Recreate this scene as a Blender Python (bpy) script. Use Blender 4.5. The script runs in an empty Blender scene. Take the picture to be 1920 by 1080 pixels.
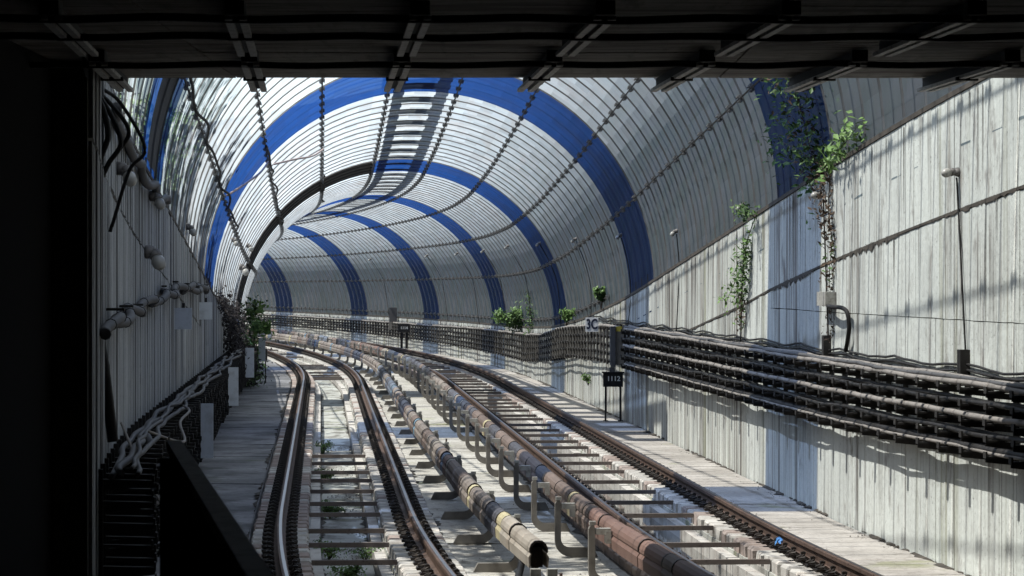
import bpy, math, random
from mathutils import Vector, Matrix
random.seed(11)
R = random.random
def U(a, b): return a + (b - a) * random.random()
rad = math.radians
D = bpy.data
SC = bpy.context.scene
COL = SC.collection

# ------------------------------------------------------------------ camera, world, sun, exposure
EYE = 2.686
cam = D.cameras.new('camera'); cam.sensor_width = 36; cam.lens = 112.5
cam.clip_start = 0.1; cam.clip_end = 2000
cam.dof.use_dof = True; cam.dof.focus_distance = 52; cam.dof.aperture_fstop = 11
camo = D.objects.new('camera', cam); COL.objects.link(camo)
camo.location = (0, 0, EYE); camo.rotation_euler = (rad(90 - 0.172), 0, 0)
SC.camera = camo

SUN_DIR = Vector((1, 0.22, -1.80)).normalized()      # the way the light travels
SUN_EL = math.asin(-SUN_DIR.z); SUN_AZ = math.atan2(-SUN_DIR.x, -SUN_DIR.y)
w = D.worlds.new('World'); SC.world = w; w.use_nodes = True
wn = w.node_tree.nodes; wl = w.node_tree.links
sky = wn.new('ShaderNodeTexSky'); sky.sky_type = 'NISHITA'; sky.sun_disc = False
sky.sun_elevation = SUN_EL; sky.sun_rotation = SUN_AZ
wl.new(sky.outputs[0], wn['Background'].inputs[0]); wn['Background'].inputs[1].default_value = 0.05
sl = D.lights.new('sun', 'SUN'); sl.energy = 5.0; sl.angle = rad(0.5); sl.color = (1, .945, .865)
so = D.objects.new('sun', sl); COL.objects.link(so)
so.rotation_euler = SUN_DIR.to_track_quat('-Z', 'Y').to_euler(); so.location = (-20, 20, 60)
vs = SC.view_settings
vs.view_transform = 'Standard'; vs.look = 'None'; vs.gamma = 1; vs.exposure = 1.9; vs.use_curve_mapping = False
try:
    SC.cycles.transparent_max_bounces = 16; SC.cycles.max_bounces = 8; SC.cycles.diffuse_bounces = 5
    SC.cycles.transmission_bounces = 6; SC.cycles.caustics_reflective = False
    SC.cycles.sample_clamp_indirect = 6
except Exception: pass

# ------------------------------------------------------------------ the tunnel's own coordinates: Y along, u across, z up
def xl(Y):                                   # centre of the left track
    X = -2.185 - .0597 * (Y - 41.5)
    if Y < 38:
        y = max(Y, 28.); X += .157 * ((38 - y) / 9.1) ** 2
        if Y < 28: X += .157 * 2 * (10 / 9.1) / 9.1 * (28 - Y)
    if Y > 85: X -= (Y - 85) ** 2 / 800
    return X
def head(Y): return (xl(Y + .1) - xl(Y - .1)) / .2
def W(Y, u, z):
    h = head(Y); L = math.hypot(1, h)
    return Vector((xl(Y) + 1.92 + u / L, Y - u * h / L, z))
def lerpk(K, x):
    if x <= K[0][0]: return K[0][1]
    for (a, b), (c, d) in zip(K, K[1:]):
        if x <= c: return b + (d - b) * (x - a) / (c - a)
    return K[-1][1]
SPR = [(-30, 5.2), (20, 5.1), (30, 4.54), (42.7, 3.69), (54, 2.93), (63.7, 2.27), (75, 1.67), (85, 1.34), (95, 1.19), (106, 1.12), (127, 1.04), (148, .96), (260, .7)]
def spring(Y): return (lerpk(SPR, Y - 2) + lerpk(SPR, Y) + lerpk(SPR, Y + 2)) / 3
VR = 4.15; VU = -.2                          # vault radius and its offset from the middle of the tracks
WR = 3.92; WL = -4.31                        # wall faces
def shell(Y, deg, r=VR):
    a = rad(deg); return W(Y, VU + r * math.cos(a), spring(Y) + r * math.sin(a))
def frange(a, b, d):
    n = max(1, int(round((b - a) / d))); return [a + (b - a) * i / n for i in range(n + 1)]

# ------------------------------------------------------------------ mesh collector
class MB:
    def __init__(s): s.v = []; s.f = []; s.uv = []; s.mi = None
    def quad(s, pts, uvs=None):
        b = len(s.v); s.v += [tuple(p) for p in pts]; s.f.append(tuple(range(b, b + len(pts))))
        s.uv += uvs if uvs else [(0, 0)] * len(pts)
    def box(s, c, ax, ay, az):               # centre and three half axes
        c, ax, ay, az = Vector(c), Vector(ax), Vector(ay), Vector(az)
        if ax.cross(ay).dot(az) < 0: ax = -ax
        p = [c + ax * i + ay * j + az * k for k in (-1, 1) for j in (-1, 1) for i in (-1, 1)]
        b = len(s.v); s.v += [tuple(q) for q in p]
        for f in ((0, 2, 3, 1), (4, 5, 7, 6), (0, 1, 5, 4), (2, 6, 7, 3), (0, 4, 6, 2), (1, 3, 7, 5)):
            s.f.append(tuple(b + i for i in f)); s.uv += [(p[i].y, p[i].z) for i in f]
    def fbox(s, Y, u, z, hy, hu, hz):         # box in tunnel coordinates
        c = W(Y, u, z); h = head(Y); t = Vector((h, 1, 0)).normalized(); n = Vector((t.y, -t.x, 0))
        s.box(c, n * hu, t * hy, (0, 0, hz))
    def tube(s, pts, r, n=6, cap=True):
        pts = [Vector(p) for p in pts]; b = len(s.v); m = len(pts); up = Vector((0, 0, 1)); d = 0
        for i, p in enumerate(pts):
            t = (pts[min(i + 1, m - 1)] - pts[max(i - 1, 0)])
            if t.length < 1e-9: t = Vector((0, 1, 0))
            t.normalize()
            a = t.cross(up)
            if a.length < .05: a = t.cross(Vector((1, 0, 0)))
            a.normalize(); c = t.cross(a)
            rr = r[i] if isinstance(r, (list, tuple)) else r
            for k in range(n):
                g = 2 * math.pi * k / n; s.v.append(tuple(p + a * (rr * math.cos(g)) + c * (rr * math.sin(g))))
        for i in range(m - 1):
            for k in range(n):
                k2 = (k + 1) % n
                s.f.append((b + i * n + k, b + i * n + k2, b + (i + 1) * n + k2, b + (i + 1) * n + k))
                s.uv += [(0, 0)] * 4
        if cap:
            s.f.append(tuple(b + k for k in range(n))[::-1]); s.uv += [(0, 0)] * n
            s.f.append(tuple(b + (m - 1) * n + k for k in range(n))); s.uv += [(0, 0)] * n
    def sweep(s, prof, Ys, closed=True, caps=True, dz=None, uvs=True):   # prof: [(u, z)], along the tunnel
        b = len(s.v); n = len(prof)
        for Y in Ys:
            o = dz(Y) if dz else 0
            for (u, z) in prof:
                uu = u(Y) if callable(u) else u; zz = z(Y) if callable(z) else z
                s.v.append(tuple(W(Y, uu, zz + o)))
        pl = [0]
        for i in range(n):
            g = lambda q: [(c(Ys[0]) if callable(c) else c) for c in q]
            a, c = g(prof[i]), g(prof[(i + 1) % n]); pl.append(pl[-1] + math.hypot(a[0] - c[0], a[1] - c[1]))
        for i in range(len(Ys) - 1):
            for k in range(n if closed else n - 1):
                k2 = (k + 1) % n
                s.f.append((b + i * n + k, b + i * n + k2, b + (i + 1) * n + k2, b + (i + 1) * n + k))
                s.uv += [(Ys[i], pl[k]), (Ys[i], pl[k + 1]), (Ys[i + 1], pl[k + 1]), (Ys[i + 1], pl[k])]
        if caps and closed:
            s.f.append(tuple(b + k for k in range(n))[::-1]); s.uv += [(0, 0)] * n
            s.f.append(tuple(b + (len(Ys) - 1) * n + k for k in range(n))); s.uv += [(0, 0)] * n
    def mesh(s, name, m=None, smooth=False):
        me = D.meshes.new(name); me.from_pydata(s.v, [], s.f)
        l = me.uv_layers.new(name='UVMap'); fl = [c for p in s.uv for c in p]
        if len(fl) == len(l.data) * 2: l.data.foreach_set('uv', fl)
        if m: me.materials.append(m)
        if s.mi: me.polygons.foreach_set('material_index', s.mi)
        if smooth: me.polygons.foreach_set('use_smooth', [True] * len(me.polygons))
        me.update(); return me

def tag(o, label=None, cat=None, group=None, kind=None):
    if label: o['label'] = label
    if cat: o['category'] = cat
    if group: o['group'] = group
    if kind: o['kind'] = kind
    return o
def put(name, me, parent=None, M=None, label=None, cat=None, group=None, kind=None):
    o = D.objects.new(name, me); COL.objects.link(o)
    if M is not None: o.matrix_basis = M
    if parent is not None:
        o.parent = parent
        if M is None or True: o.matrix_parent_inverse = PINV[parent.name]
    return tag(o, label, cat, group, kind)
PINV = {}
def setinv(o):
    M = o.matrix_basis.copy(); PINV[o.name] = M.inverted()
    if o.parent: PINV[o.name] = M.inverted()      # parts are built in world coordinates
    return o
def thing(name, loc, label, cat, group=None, kind=None):
    o = D.objects.new(name, None); o.empty_display_size = .2; COL.objects.link(o); o.location = loc
    PINV[o.name] = Matrix.Translation(-Vector(loc))
    return tag(o, label, cat, group, kind)
def sub(o):                                        # lets a part (world-space mesh, identity basis) carry sub-parts
    PINV[o.name] = Matrix.Identity(4); return o
def solo(name, mb, m, label, cat, group=None, kind=None, smooth=False):
    return put(name, mb.mesh(name, m, smooth), None, None, label, cat, group, kind)
def struct(name, mb, m, smooth=False):
    return put(name, mb.mesh(name, m, smooth), kind='structure')
def smoothpath(pts, n=6):
    P = [Vector(p) for p in pts]; out = []
    for i in range(len(P) - 1):
        a, b, c, d = P[max(i - 1, 0)], P[i], P[i + 1], P[min(i + 2, len(P) - 1)]
        for k in range(n):
            t = k / n
            out.append(.5 * ((2 * b) + (c - a) * t + (2 * a - 5 * b + 4 * c - d) * t * t + (3 * b - a - 3 * c + d) * t ** 3))
    return out + [P[-1]]

# ------------------------------------------------------------------ materials
def mat(name, base, rough=.8, metal=0, layers=(), coord='POS', bump=0, bscale=20, rnd=0, spec=.3):
    """layers: (scale xyz, colour, lo, hi, strength): noise over the coordinate picks where colour shows"""
    m = D.materials.new(name); m.use_nodes = True; N = m.node_tree.nodes; L = m.node_tree.links
    bs = N['Principled BSDF']; bs.inputs['Roughness'].default_value = rough; bs.inputs['Metallic'].default_value = metal
    bs.inputs['Specular IOR Level'].default_value = spec
    col, crd = colour_nodes(N, L, base, layers, coord, rnd)
    L.new(col, bs.inputs['Base Color'])
    if bump:
        no = N.new('ShaderNodeTexNoise'); no.inputs['Scale'].default_value = bscale; no.inputs['Detail'].default_value = 6
        L.new(crd, no.inputs['Vector']); bp = N.new('ShaderNodeBump'); bp.inputs['Strength'].default_value = bump; bp.inputs['Distance'].default_value = .02
        L.new(no.outputs[0], bp.inputs['Height']); L.new(bp.outputs[0], bs.inputs['Normal'])
    return m
def colour_nodes(N, L, base, layers, coord, rnd=0):
    if coord == 'UV':
        crd = N.new('ShaderNodeUVMap').outputs[0]
    else:
        crd = N.new('ShaderNodeNewGeometry').outputs['Position']
    rgb = N.new('ShaderNodeRGB'); rgb.outputs[0].default_value = (*base, 1); col = rgb.outputs[0]
    off = 0
    for (sc, c, lo, hi, st, *mk) in layers:
        mp = N.new('ShaderNodeMapping'); mp.inputs['Scale'].default_value = sc; off += 7.3; mp.inputs['Location'].default_value = (off, off * 1.7, off * .6)
        L.new(crd, mp.inputs['Vector'])
        no = N.new('ShaderNodeTexNoise'); no.inputs['Scale'].default_value = 1; no.inputs['Detail'].default_value = 5; no.inputs['Roughness'].default_value = .6
        L.new(mp.outputs[0], no.inputs['Vector'])
        mr = N.new('ShaderNodeMapRange'); mr.inputs[1].default_value = lo; mr.inputs[2].default_value = hi; mr.inputs[3].default_value = 0; mr.inputs[4].default_value = st
        L.new(no.outputs[0], mr.inputs[0])
        fo = mr.outputs[0]
        if mk:
            mp2 = N.new('ShaderNodeMapping'); mp2.inputs['Scale'].default_value = mk[0]; mp2.inputs['Location'].default_value = (off * 2.1, off, 3); L.new(crd, mp2.inputs['Vector'])
            n2 = N.new('ShaderNodeTexNoise'); n2.inputs['Scale'].default_value = 1; n2.inputs['Detail'].default_value = 2; L.new(mp2.outputs[0], n2.inputs['Vector'])
            m2 = N.new('ShaderNodeMapRange'); m2.inputs[1].default_value = .42; m2.inputs[2].default_value = .60; L.new(n2.outputs[0], m2.inputs[0])
            mu = N.new('ShaderNodeMath'); mu.operation = 'MULTIPLY'; L.new(fo, mu.inputs[0]); L.new(m2.outputs[0], mu.inputs[1]); fo = mu.outputs[0]
        mx = N.new('ShaderNodeMix'); mx.data_type = 'RGBA'; L.new(fo, mx.inputs[0]); L.new(col, mx.inputs[6]); mx.inputs[7].default_value = (*c, 1)
        col = mx.outputs[2]
    if rnd:
        oi = N.new('ShaderNodeObjectInfo'); ge = N.new('ShaderNodeNewGeometry')
        ad = N.new('ShaderNodeMath'); ad.operation = 'ADD'; L.new(oi.outputs['Random'], ad.inputs[0]); L.new(ge.outputs['Random Per Island'], ad.inputs[1])
        fr = N.new('ShaderNodeMath'); fr.operation = 'FRACT'; L.new(ad.outputs[0], fr.inputs[0])
        mr = N.new('ShaderNodeMapRange'); mr.inputs[3].default_value = 1 - rnd; mr.inputs[4].default_value = 1 + rnd * .4; L.new(fr.outputs[0], mr.inputs[0])
        hs = N.new('ShaderNodeHueSaturation'); L.new(mr.outputs[0], hs.inputs['Value']); L.new(col, hs.inputs['Color']); col = hs.outputs[0]
    return col, crd
def sheetmat(name, base, tint, clear, layers, rnd=.12, glow=.35):
    """corrugated translucent sheet: part diffuse, part translucent, part see-through"""
    m = D.materials.new(name); m.use_nodes = True; N = m.node_tree.nodes; L = m.node_tree.links
    N.remove(N['Principled BSDF'])
    col, crd = colour_nodes(N, L, base, layers, 'POS', rnd)
    df = N.new('ShaderNodeBsdfDiffuse'); tr = N.new('ShaderNodeBsdfTranslucent'); tp = N.new('ShaderNodeBsdfTransparent'); gl = N.new('ShaderNodeBsdfGlossy')
    gl.inputs['Roughness'].default_value = .35
    L.new(col, df.inputs[0]); L.new(col, tr.inputs[0])
    tp.inputs[0].default_value = (*tint, 1)
    a = N.new('ShaderNodeMixShader'); a.inputs[0].default_value = glow; L.new(df.outputs[0], a.inputs[1]); L.new(tr.outputs[0], a.inputs[2])
    g = N.new('ShaderNodeMixShader'); g.inputs[0].default_value = .05; L.new(a.outputs[0], g.inputs[1]); L.new(gl.outputs[0], g.inputs[2])
    b = N.new('ShaderNodeMixShader'); b.inputs[0].default_value = clear; L.new(g.outputs[0], b.inputs[1]); L.new(tp.outputs[0], b.inputs[2])
    L.new(b.outputs[0], N['Material Output'].inputs[0]); return m

BR = (.10, .075, .06)
M_white = sheetmat('sheet_white', (.285, .345, .40), (.78, .82, .84), .42, [((.7, .7, .5), (.33, .36, .39), .45, .7, .7), ((5, .5, .5), (.27, .27, .28), .50, .75, .6), ((25, 25, 25), (.2, .19, .17), .62, .70, .7)], rnd=.2, glow=.9)
M_rib = sheetmat('sheet_rib_dark', (.15, .155, .165), (.4, .4, .4), .12, [((3, 3, 3), (.09, .085, .08), .4, .65, .8)], rnd=.2)  # corrugation slopes, darker than the flats
M_blue = sheetmat('sheet_blue', (.008, .042, .18), (.12, .18, .32), .42, [((.7, .7, .5), (.015, .035, .12), .45, .7, .7)], glow=.8)
M_blueR = sheetmat('sheet_blue_rib_dark', (.004, .012, .045), (.1, .13, .2), .1, [((3, 3, 3), (.02, .022, .03), .45, .65, .8)])  # slopes of the blue sheets, darker than their flats
M_dark = mat('shade_sheet', (.02, .022, .026), .7, layers=[((.8, .8, .8), (.05, .055, .07), .5, .8, .7)])  # opaque near-black: shade on the blue bands' left sheets, put into the colour
M_seam = mat('seam_steel', (.07, .065, .06), .7, .3, [((9, 9, 9), (.03, .025, .02), .5, .7, .8)])
M_tab = mat('zinc_tab', (.22, .22, .22), .5, .5, [((20, 20, 20), (.06, .05, .045), .45, .65, .8)])
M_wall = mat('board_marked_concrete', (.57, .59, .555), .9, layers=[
    ((.6, .45, 1), (.42, .435, .415), .40, .66, .85), ((12, .22, 1), (.18, .155, .13), .54, .68, .8, (.5, .35, 1)), ((4, .09, 1), (.085, .07, .06), .57, .66, .9, (.3, .5, 1)), ((16, .14, 1), (.07, .057, .048), .64, .69, .9),
    ((30, 1.2, 1), (.34, .335, .315), .48, .72, .4), ((1.4, .05, 1), (.15, .14, .06), .61, .69, .6), ((5, 2.2, 1), (.22, .205, .19), .55, .66, .75, (.7, .9, 1)), ((2.2, 1.2, 1), (.15, .13, .115), .58, .68, .75, (.5, 1.0, 1)), ((40, 26, 1), (.06, .05, .045), .63, .69, .85)], coord='UV', bump=.5, bscale=11)
M_wallD = mat('board_marked_concrete_dirty', (.53, .545, .505), .9, layers=[
    ((.8, .5, 1), (.36, .37, .35), .42, .66, .8), ((9, .10, 1), (.15, .12, .10), .50, .62, .9), ((4, .06, 1), (.085, .07, .06), .52, .60, .9, (.4, .5, 1)), ((18, .10, 1), (.06, .05, .045), .58, .64, .95),
    ((34, .6, 1), (.24, .23, .21), .50, .70, .5), ((1.7, .05, 1), (.13, .125, .055), .58, .66, .7), ((3, 1.4, 1), (.12, .10, .09), .56, .68, .8, (.5, 1.2, 1)), ((40, 22, 1), (.07, .06, .055), .64, .70, .8)], coord='UV', bump=.45, bscale=14)
M_wback = mat('wall_joint_dirt', (.07, .06, .05), .95, layers=[((4, 4, 4), (.03, .026, .023), .4, .7, .9)])
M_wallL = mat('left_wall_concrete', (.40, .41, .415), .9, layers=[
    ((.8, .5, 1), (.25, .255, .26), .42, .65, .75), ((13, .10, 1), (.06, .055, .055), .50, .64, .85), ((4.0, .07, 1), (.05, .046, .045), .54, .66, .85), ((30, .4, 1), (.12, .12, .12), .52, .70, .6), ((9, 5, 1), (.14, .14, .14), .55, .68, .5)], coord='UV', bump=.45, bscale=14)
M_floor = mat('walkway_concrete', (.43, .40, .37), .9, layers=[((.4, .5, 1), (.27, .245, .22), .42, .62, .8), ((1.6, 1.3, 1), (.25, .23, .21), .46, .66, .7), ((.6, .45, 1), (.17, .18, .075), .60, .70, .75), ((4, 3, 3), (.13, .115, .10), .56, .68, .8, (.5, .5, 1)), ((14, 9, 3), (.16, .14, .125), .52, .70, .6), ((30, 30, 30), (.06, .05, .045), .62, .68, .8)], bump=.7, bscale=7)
M_floorL = mat('shaded_walkway_concrete', (.25, .245, .25), .9, layers=[((.45, .5, 1), (.12, .12, .125), .42, .60, .9), ((1.5, 1.2, 1), (.07, .07, .07), .50, .64, .85), ((.6, .5, 1), (.07, .08, .045), .58, .68, .7), ((9, 6, 3), (.09, .08, .08), .52, .70, .7)], bump=.7, bscale=7)  # darker copy for the left walkway, its shade put into the colour
M_slab = mat('slab_concrete', (.46, .44, .40), .9, layers=[((.5, .6, 1), (.34, .32, .28), .42, .62, .8), ((1.8, 1.5, 1), (.24, .22, .19), .50, .66, .75), ((.7, .6, 1), (.22, .235, .09), .60, .70, .75), ((5, 4, 4), (.12, .105, .09), .56, .66, .85, (.7, .7, 1)), ((14, 9, 4), (.18, .16, .14), .54, .70, .6), ((26, 26, 26), (.06, .05, .045), .60, .66, .85)], bump=.7, bscale=8)
M_block = mat('block_concrete', (.47, .445, .41), .9, layers=[((6, 2, 6), (.30, .26, .23), .45, .7, .7), ((30, 30, 30), (.2, .17, .15), .62, .75, .5)], bump=.3, bscale=16, rnd=.2)
M_blockB = mat('block_concrete_rusty', (.34, .28, .25), .9, layers=[((6, 2, 6), (.24, .17, .14), .45, .7, .7), ((30, 30, 30), (.15, .12, .1), .62, .75, .5)], bump=.3, bscale=16, rnd=.25)
M_trough = mat('trough_concrete', (.40, .40, .365), .9, layers=[((2.5, .9, 1), (.15, .14, .125), .46, .60, .9), ((1.4, 1.4, 1), (.13, .14, .06), .56, .68, .7), ((12, 12, 12), (.12, .11, .1), .58, .72, .6)], bump=.5, bscale=12)
M_rust = mat('rail_steel_rust', (.085, .055, .042), .75, .3, [((3, 3, 3), (.14, .09, .07), .45, .7, .7), ((30, 30, 30), (.03, .022, .02), .5, .7, .6)])
M_shine = mat('rail_top_polished', (.20, .195, .20), .38, 1, [((40, .7, 1), (.22, .20, .20), .5, .7, .6)])
M_tie = mat('tie_bar_rust', (.17, .14, .125), .8, .1, [((5, 5, 5), (.19, .15, .13), .5, .7, .7), ((25, 25, 25), (.06, .04, .035), .55, .7, .6)], rnd=.2)
M_clip = mat('clip_black', (.028, .023, .02), .6, .3, [((30, 30, 30), (.07, .045, .032), .55, .7, .7)])
M_brk = mat('bracket_grey', (.20, .185, .165), .75, .1, [((6, 6, 6), (.08, .07, .06), .45, .7, .7), ((30, 30, 30), (.2, .18, .16), .6, .7, .5)], rnd=.12)
M_ins = mat('insulator_grey', (.34, .33, .30), .6, 0, [((20, 20, 20), (.15, .13, .11), .5, .7, .7)])
def covm(n, c, d): return mat(n, c, .72, 0, [((5, 1.2, 5), d, .45, .7, .75), ((24, 24, 24), tuple(x * .5 for x in d), .6, .72, .5)], rnd=.2)
M_cov = [covm('cover_brown', (.16, .118, .098), (.10, .075, .062)), covm('cover_greybrown', (.22, .185, .16), (.14, .115, .10)), covm('cover_dark', (.085, .085, .10), (.055, .05, .055)),
         covm('cover_beige', (.30, .265, .225), (.22, .18, .14)), covm('cover_yellow', (.42, .37, .23), (.30, .24, .14)), covm('cover_blue', (.16, .25, .32), (.10, .13, .16)), covm('cover_slate', (.13, .15, .19), (.08, .085, .10)), covm('cover_red', (.17, .105, .085), (.13, .07, .055))]
M_rack = mat('rack_black', (.022, .02, .019), .8, .1, [((8, 8, 8), (.05, .045, .04), .5, .75, .7)])
M_cabD = mat('cable_dark', (.013, .012, .012), .7, 0, [((8, 3, 8), (.04, .036, .033), .5, .75, .7)])
M_cabL = mat('cable_dusty', (.22, .20, .185), .8, 0, [((10, 4, 10), (.13, .12, .11), .45, .7, .8)])
M_cabG = mat('cable_grey', (.075, .074, .077), .7, 0, [((8, 3, 8), (.09, .085, .085), .5, .75, .7)])
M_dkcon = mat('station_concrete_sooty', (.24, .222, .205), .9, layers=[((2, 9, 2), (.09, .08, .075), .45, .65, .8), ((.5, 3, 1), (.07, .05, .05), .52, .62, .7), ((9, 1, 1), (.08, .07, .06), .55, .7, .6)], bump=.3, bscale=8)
M_black = mat('station_black', (.010, .010, .011), .95, spec=.05)  # near-black base carries the shade of the station end in its colour
M_blackp = mat('black_paint', (.012, .012, .013), .7, layers=[((10, 10, 10), (.03, .027, .026), .5, .7, .6)])
M_flange = mat('channel_zinc', (.5, .49, .47), .6, .3, [((12, 12, 12), (.12, .11, .1), .5, .7, .8)])
M_sign = mat('sign_white', (.72, .73, .74), .5, layers=[((20, 20, 20), (.4, .4, .4), .6, .75, .5)])
M_ink = mat('sign_ink_navy', (.012, .018, .045), .5)
M_lett = mat('letter_white', (.75, .75, .73), .5)
M_plate = mat('marker_white', (.55, .58, .62), .6, layers=[((9, 9, 9), (.36, .37, .38), .5, .75, .7), ((30, 30, 30), (.1, .1, .1), .68, .74, .8)])
M_glass = mat('lamp_glass_frosted', (.30, .29, .27), .35, layers=[((15, 15, 15), (.25, .24, .22), .5, .7, .6)], spec=.5)
M_lampb = mat('lamp_casting', (.16, .15, .145), .65, .2, [((20, 20, 20), (.07, .06, .055), .5, .7, .8)])
M_leaf = mat('leaf_green', (.075, .135, .035), .55, layers=[((5, 5, 5), (.04, .085, .025), .45, .6, .8), ((9, 9, 9), (.12, .16, .05), .6, .7, .6)], rnd=.3)
M_leafB = mat('leaf_bright', (.13, .22, .06), .5, layers=[((6, 6, 6), (.08, .15, .04), .5, .65, .7)], rnd=.25)
M_dead = mat('leaf_dead', (.095, .065, .045), .85, layers=[((9, 9, 9), (.05, .034, .026), .45, .6, .8)], rnd=.35)
M_deadD = mat('ivy_dead_dark', (.022, .018, .019), .9, layers=[((9, 9, 9), (.04, .033, .03), .55, .7, .8)], rnd=.35)
M_stem = mat('stem_brown', (.07, .052, .038), .9)
M_earth = mat('earth', (.024, .026, .03), .95, layers=[((.6, .6, .6), (.014, .02, .016), .4, .6, .9)])  # for the unseen banks, kept dark to dim the view through the sheets
M_grav = mat('gravel_stone', (.30, .28, .26), .9, layers=[((40, 40, 40), (.12, .11, .1), .4, .65, .9)], rnd=.5)
M_wire = mat('wire_pink', (.42, .33, .31), .6)
M_yel = mat('paint_yellow', (.55, .42, .06), .6)
M_flow = mat('petal_magenta', (.35, .03, .10), .6)
M_blup = mat('plastic_blue', (.10, .28, .62), .4)
M_water = D.materials.new('standing_water'); M_water.use_nodes = True
_b = M_water.node_tree.nodes['Principled BSDF']; _b.inputs['Base Color'].default_value = (.05, .05, .045, 1); _b.inputs['Roughness'].default_value = .04
_b.inputs['Specular IOR Level'].default_value = 1.0; _b.inputs['IOR'].default_value = 1.6

# ------------------------------------------------------------------ ground, floor and bed
YS = frange(-12, 232, 2)
YN = frange(20, 200, 1)
for sgn, name in ((-1, 'shade_bank'), (1, 'shade_bank')):  # banks out of view, added and raised to darken the lower sheets
    mb = MB(); u0 = (WL - .32) if sgn < 0 else (WR + .32)
    sp = spring
    prof = [(u0, lambda Y: sp(Y) - .25), (sgn * 5.2, lambda Y: sp(Y) - .1)] + ([(-7.6, lambda Y: sp(Y) + 2.3), (-12, lambda Y: sp(Y) + 4.2), (-90, lambda Y: sp(Y) + 5.5)] if sgn < 0 else [(5.9, lambda Y: sp(Y) + 2.2), (7.0, lambda Y: sp(Y) + 4.6), (9.5, lambda Y: sp(Y) + 8.5), (14, lambda Y: sp(Y) + 13), (90, lambda Y: sp(Y) + 17)])
    if sgn < 0: prof = prof[::-1]
    mb.sweep(prof, frange(28.6, 232, 4), closed=False)
    struct(name, mb, M_earth)
mb = MB(); mb.sweep([(WL - .3, -.9), (WR + .3, -.9)], YS, closed=False); struct('ground', mb, M_trough)
def slab(name, u0, u1, zt, zb, m, ys=YS):
    mb = MB(); mb.sweep([(u0, zb), (u0, zt), (u1, zt), (u1, zb)], ys); return struct(name, mb, m)
G = .7525; UL = -1.92; UR = 1.92
def slabs(name, u0, u1, zt, zb, m, L, y0, y1, gap=.028, tilt=.012):
    """a paved strip of separate cast lengths"""
    th = thing(name, W(y0, (u0 + u1) / 2, zb), None, None, kind='structure'); Y = y0
    while Y < y1:
        l = L * U(.85, 1.15); mb = MB(); a, b = U(-tilt, tilt), U(-tilt, tilt)
        mb.sweep([(u0, zb), (u0, zt + a), (u1, zt + b), (u1, zb)], frange(Y, Y + l - gap, 2)); put('slab', mb.mesh('slab', m), th); Y += l
    mb = MB(); mb.sweep([(u0 + .02, zb), (u0 + .02, zt - .03), (u1 - .02, zt - .03), (u1 - .02, zb)], frange(y0, y1, 2)); put('bedding', mb.mesh('bedding', M_wback), th)
    return th
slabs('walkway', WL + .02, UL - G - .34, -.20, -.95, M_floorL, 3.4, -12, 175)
slabs('walkway', UR + G + .22, WR - .02, -.19, -.95, M_floor, 3.6, -12, 190)
slabs('track_slab', UL + G + .34, UR - G - .34, -.30, -.95, M_slab, 2.9, -12, 185)
# plinths under the rails, ledges and drain troughs between them
for c, nm in ((UL, 'left'), (UR, 'right')):
    zt = -.335
    for sg in (-1, 1):
        a, b = sorted((c + sg * (G - .33), c + sg * (G + .345)))
        slab('rail_plinth', a, b, zt, -.95, M_trough)
        a, b = sorted((c + sg * (G - .331), c + sg * (G - .455)))
        Y = 26
        th = thing('trough_ledge', W(26, (a + b) / 2, -.9), None, None, kind='structure')
        while Y < 150:
            l = U(2.0, 2.4); mb = MB(); z = -.385 + U(-.012, .012)
            mb.sweep([(a, -.95), (a, z), (b, z), (b, -.95)], frange(Y, Y + l - .03, 1.2)); put('ledge_stone', mb.mesh('ledge_stone', M_block), th); Y += l
slab('trough_floor', UL - .29, UL + .29, -.52, -.95, M_trough, YN)
slab('trough_floor', UR - .29, UR + .29, -.60, -.95, M_trough, YN)
mb = MB(); mb.sweep([(UR - .295, -.525), (UR + .295, -.525)], frange(24, 190, 2), closed=False); struct('trough_water', mb, M_water)

# ------------------------------------------------------------------ the two tracks: rail, clips, blocks, tie bars are bolted together
PIT = .55
cm = MB()
pth = [(.0, -.085, .022), (.05, -.10, .055), (.105, -.06, .04), (.045, -.012, .075), (.045, .012, .075), (.105, .06, .04), (.05, .10, .055), (.0, .085, .022)]
cm.tube(pth, .014, 5); cm.box((.07, 0, .012), (.055, 0, 0), (0, .075, 0), (0, 0, .014)); cm.tube([(.055, 0, .0), (.055, 0, .105)], .016, 6); cm.box((.055, 0, .09), (.024, 0, 0), (0, .024, 0), (0, 0, .01))
cm.box((-.07, 0, -.012), (.13, 0, 0), (0, .09, 0), (0, 0, .010))
CLIP = cm.mesh('rail_clip', M_clip)
def blockmesh(m, seed):
    random.seed(seed); b = MB(); l, t, z1, z0 = .315, .19, -.19, -.345
    q = [(-l, -t), (l, -t), (l, t), (-l, t)]; e = .03
    top = [Vector((x * (1 - .06) + U(-.012, .012), y * .90 + U(-.01, .01), z1 + U(-.012, .006))) for x, y in q]; mid = [Vector((x + U(-.012, .012), y, z1 - e)) for x, y in q]; bot = [Vector((x, y, z0)) for x, y in q]
    b.quad(top)
    for i in range(4):
        j = (i + 1) % 4; b.quad([mid[i], mid[j], top[j], top[i]]); b.quad([bot[i], bot[j], mid[j], mid[i]])
    return b.mesh('sleeper_block', m)
BLK = [blockmesh(M_block, k) for k in range(4)]; BLKB = [blockmesh(M_blockB, k + 9) for k in range(4)]
random.seed(5)
RP = [(-.036, 0), (-.030, .006), (.030, .006), (.036, 0), (.036, -.035), (.010, -.048), (.010, -.125), (.072, -.148), (.072, -.160), (-.072, -.160), (-.072, -.148), (-.010, -.125), (-.010, -.048), (-.036, -.035)]
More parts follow.
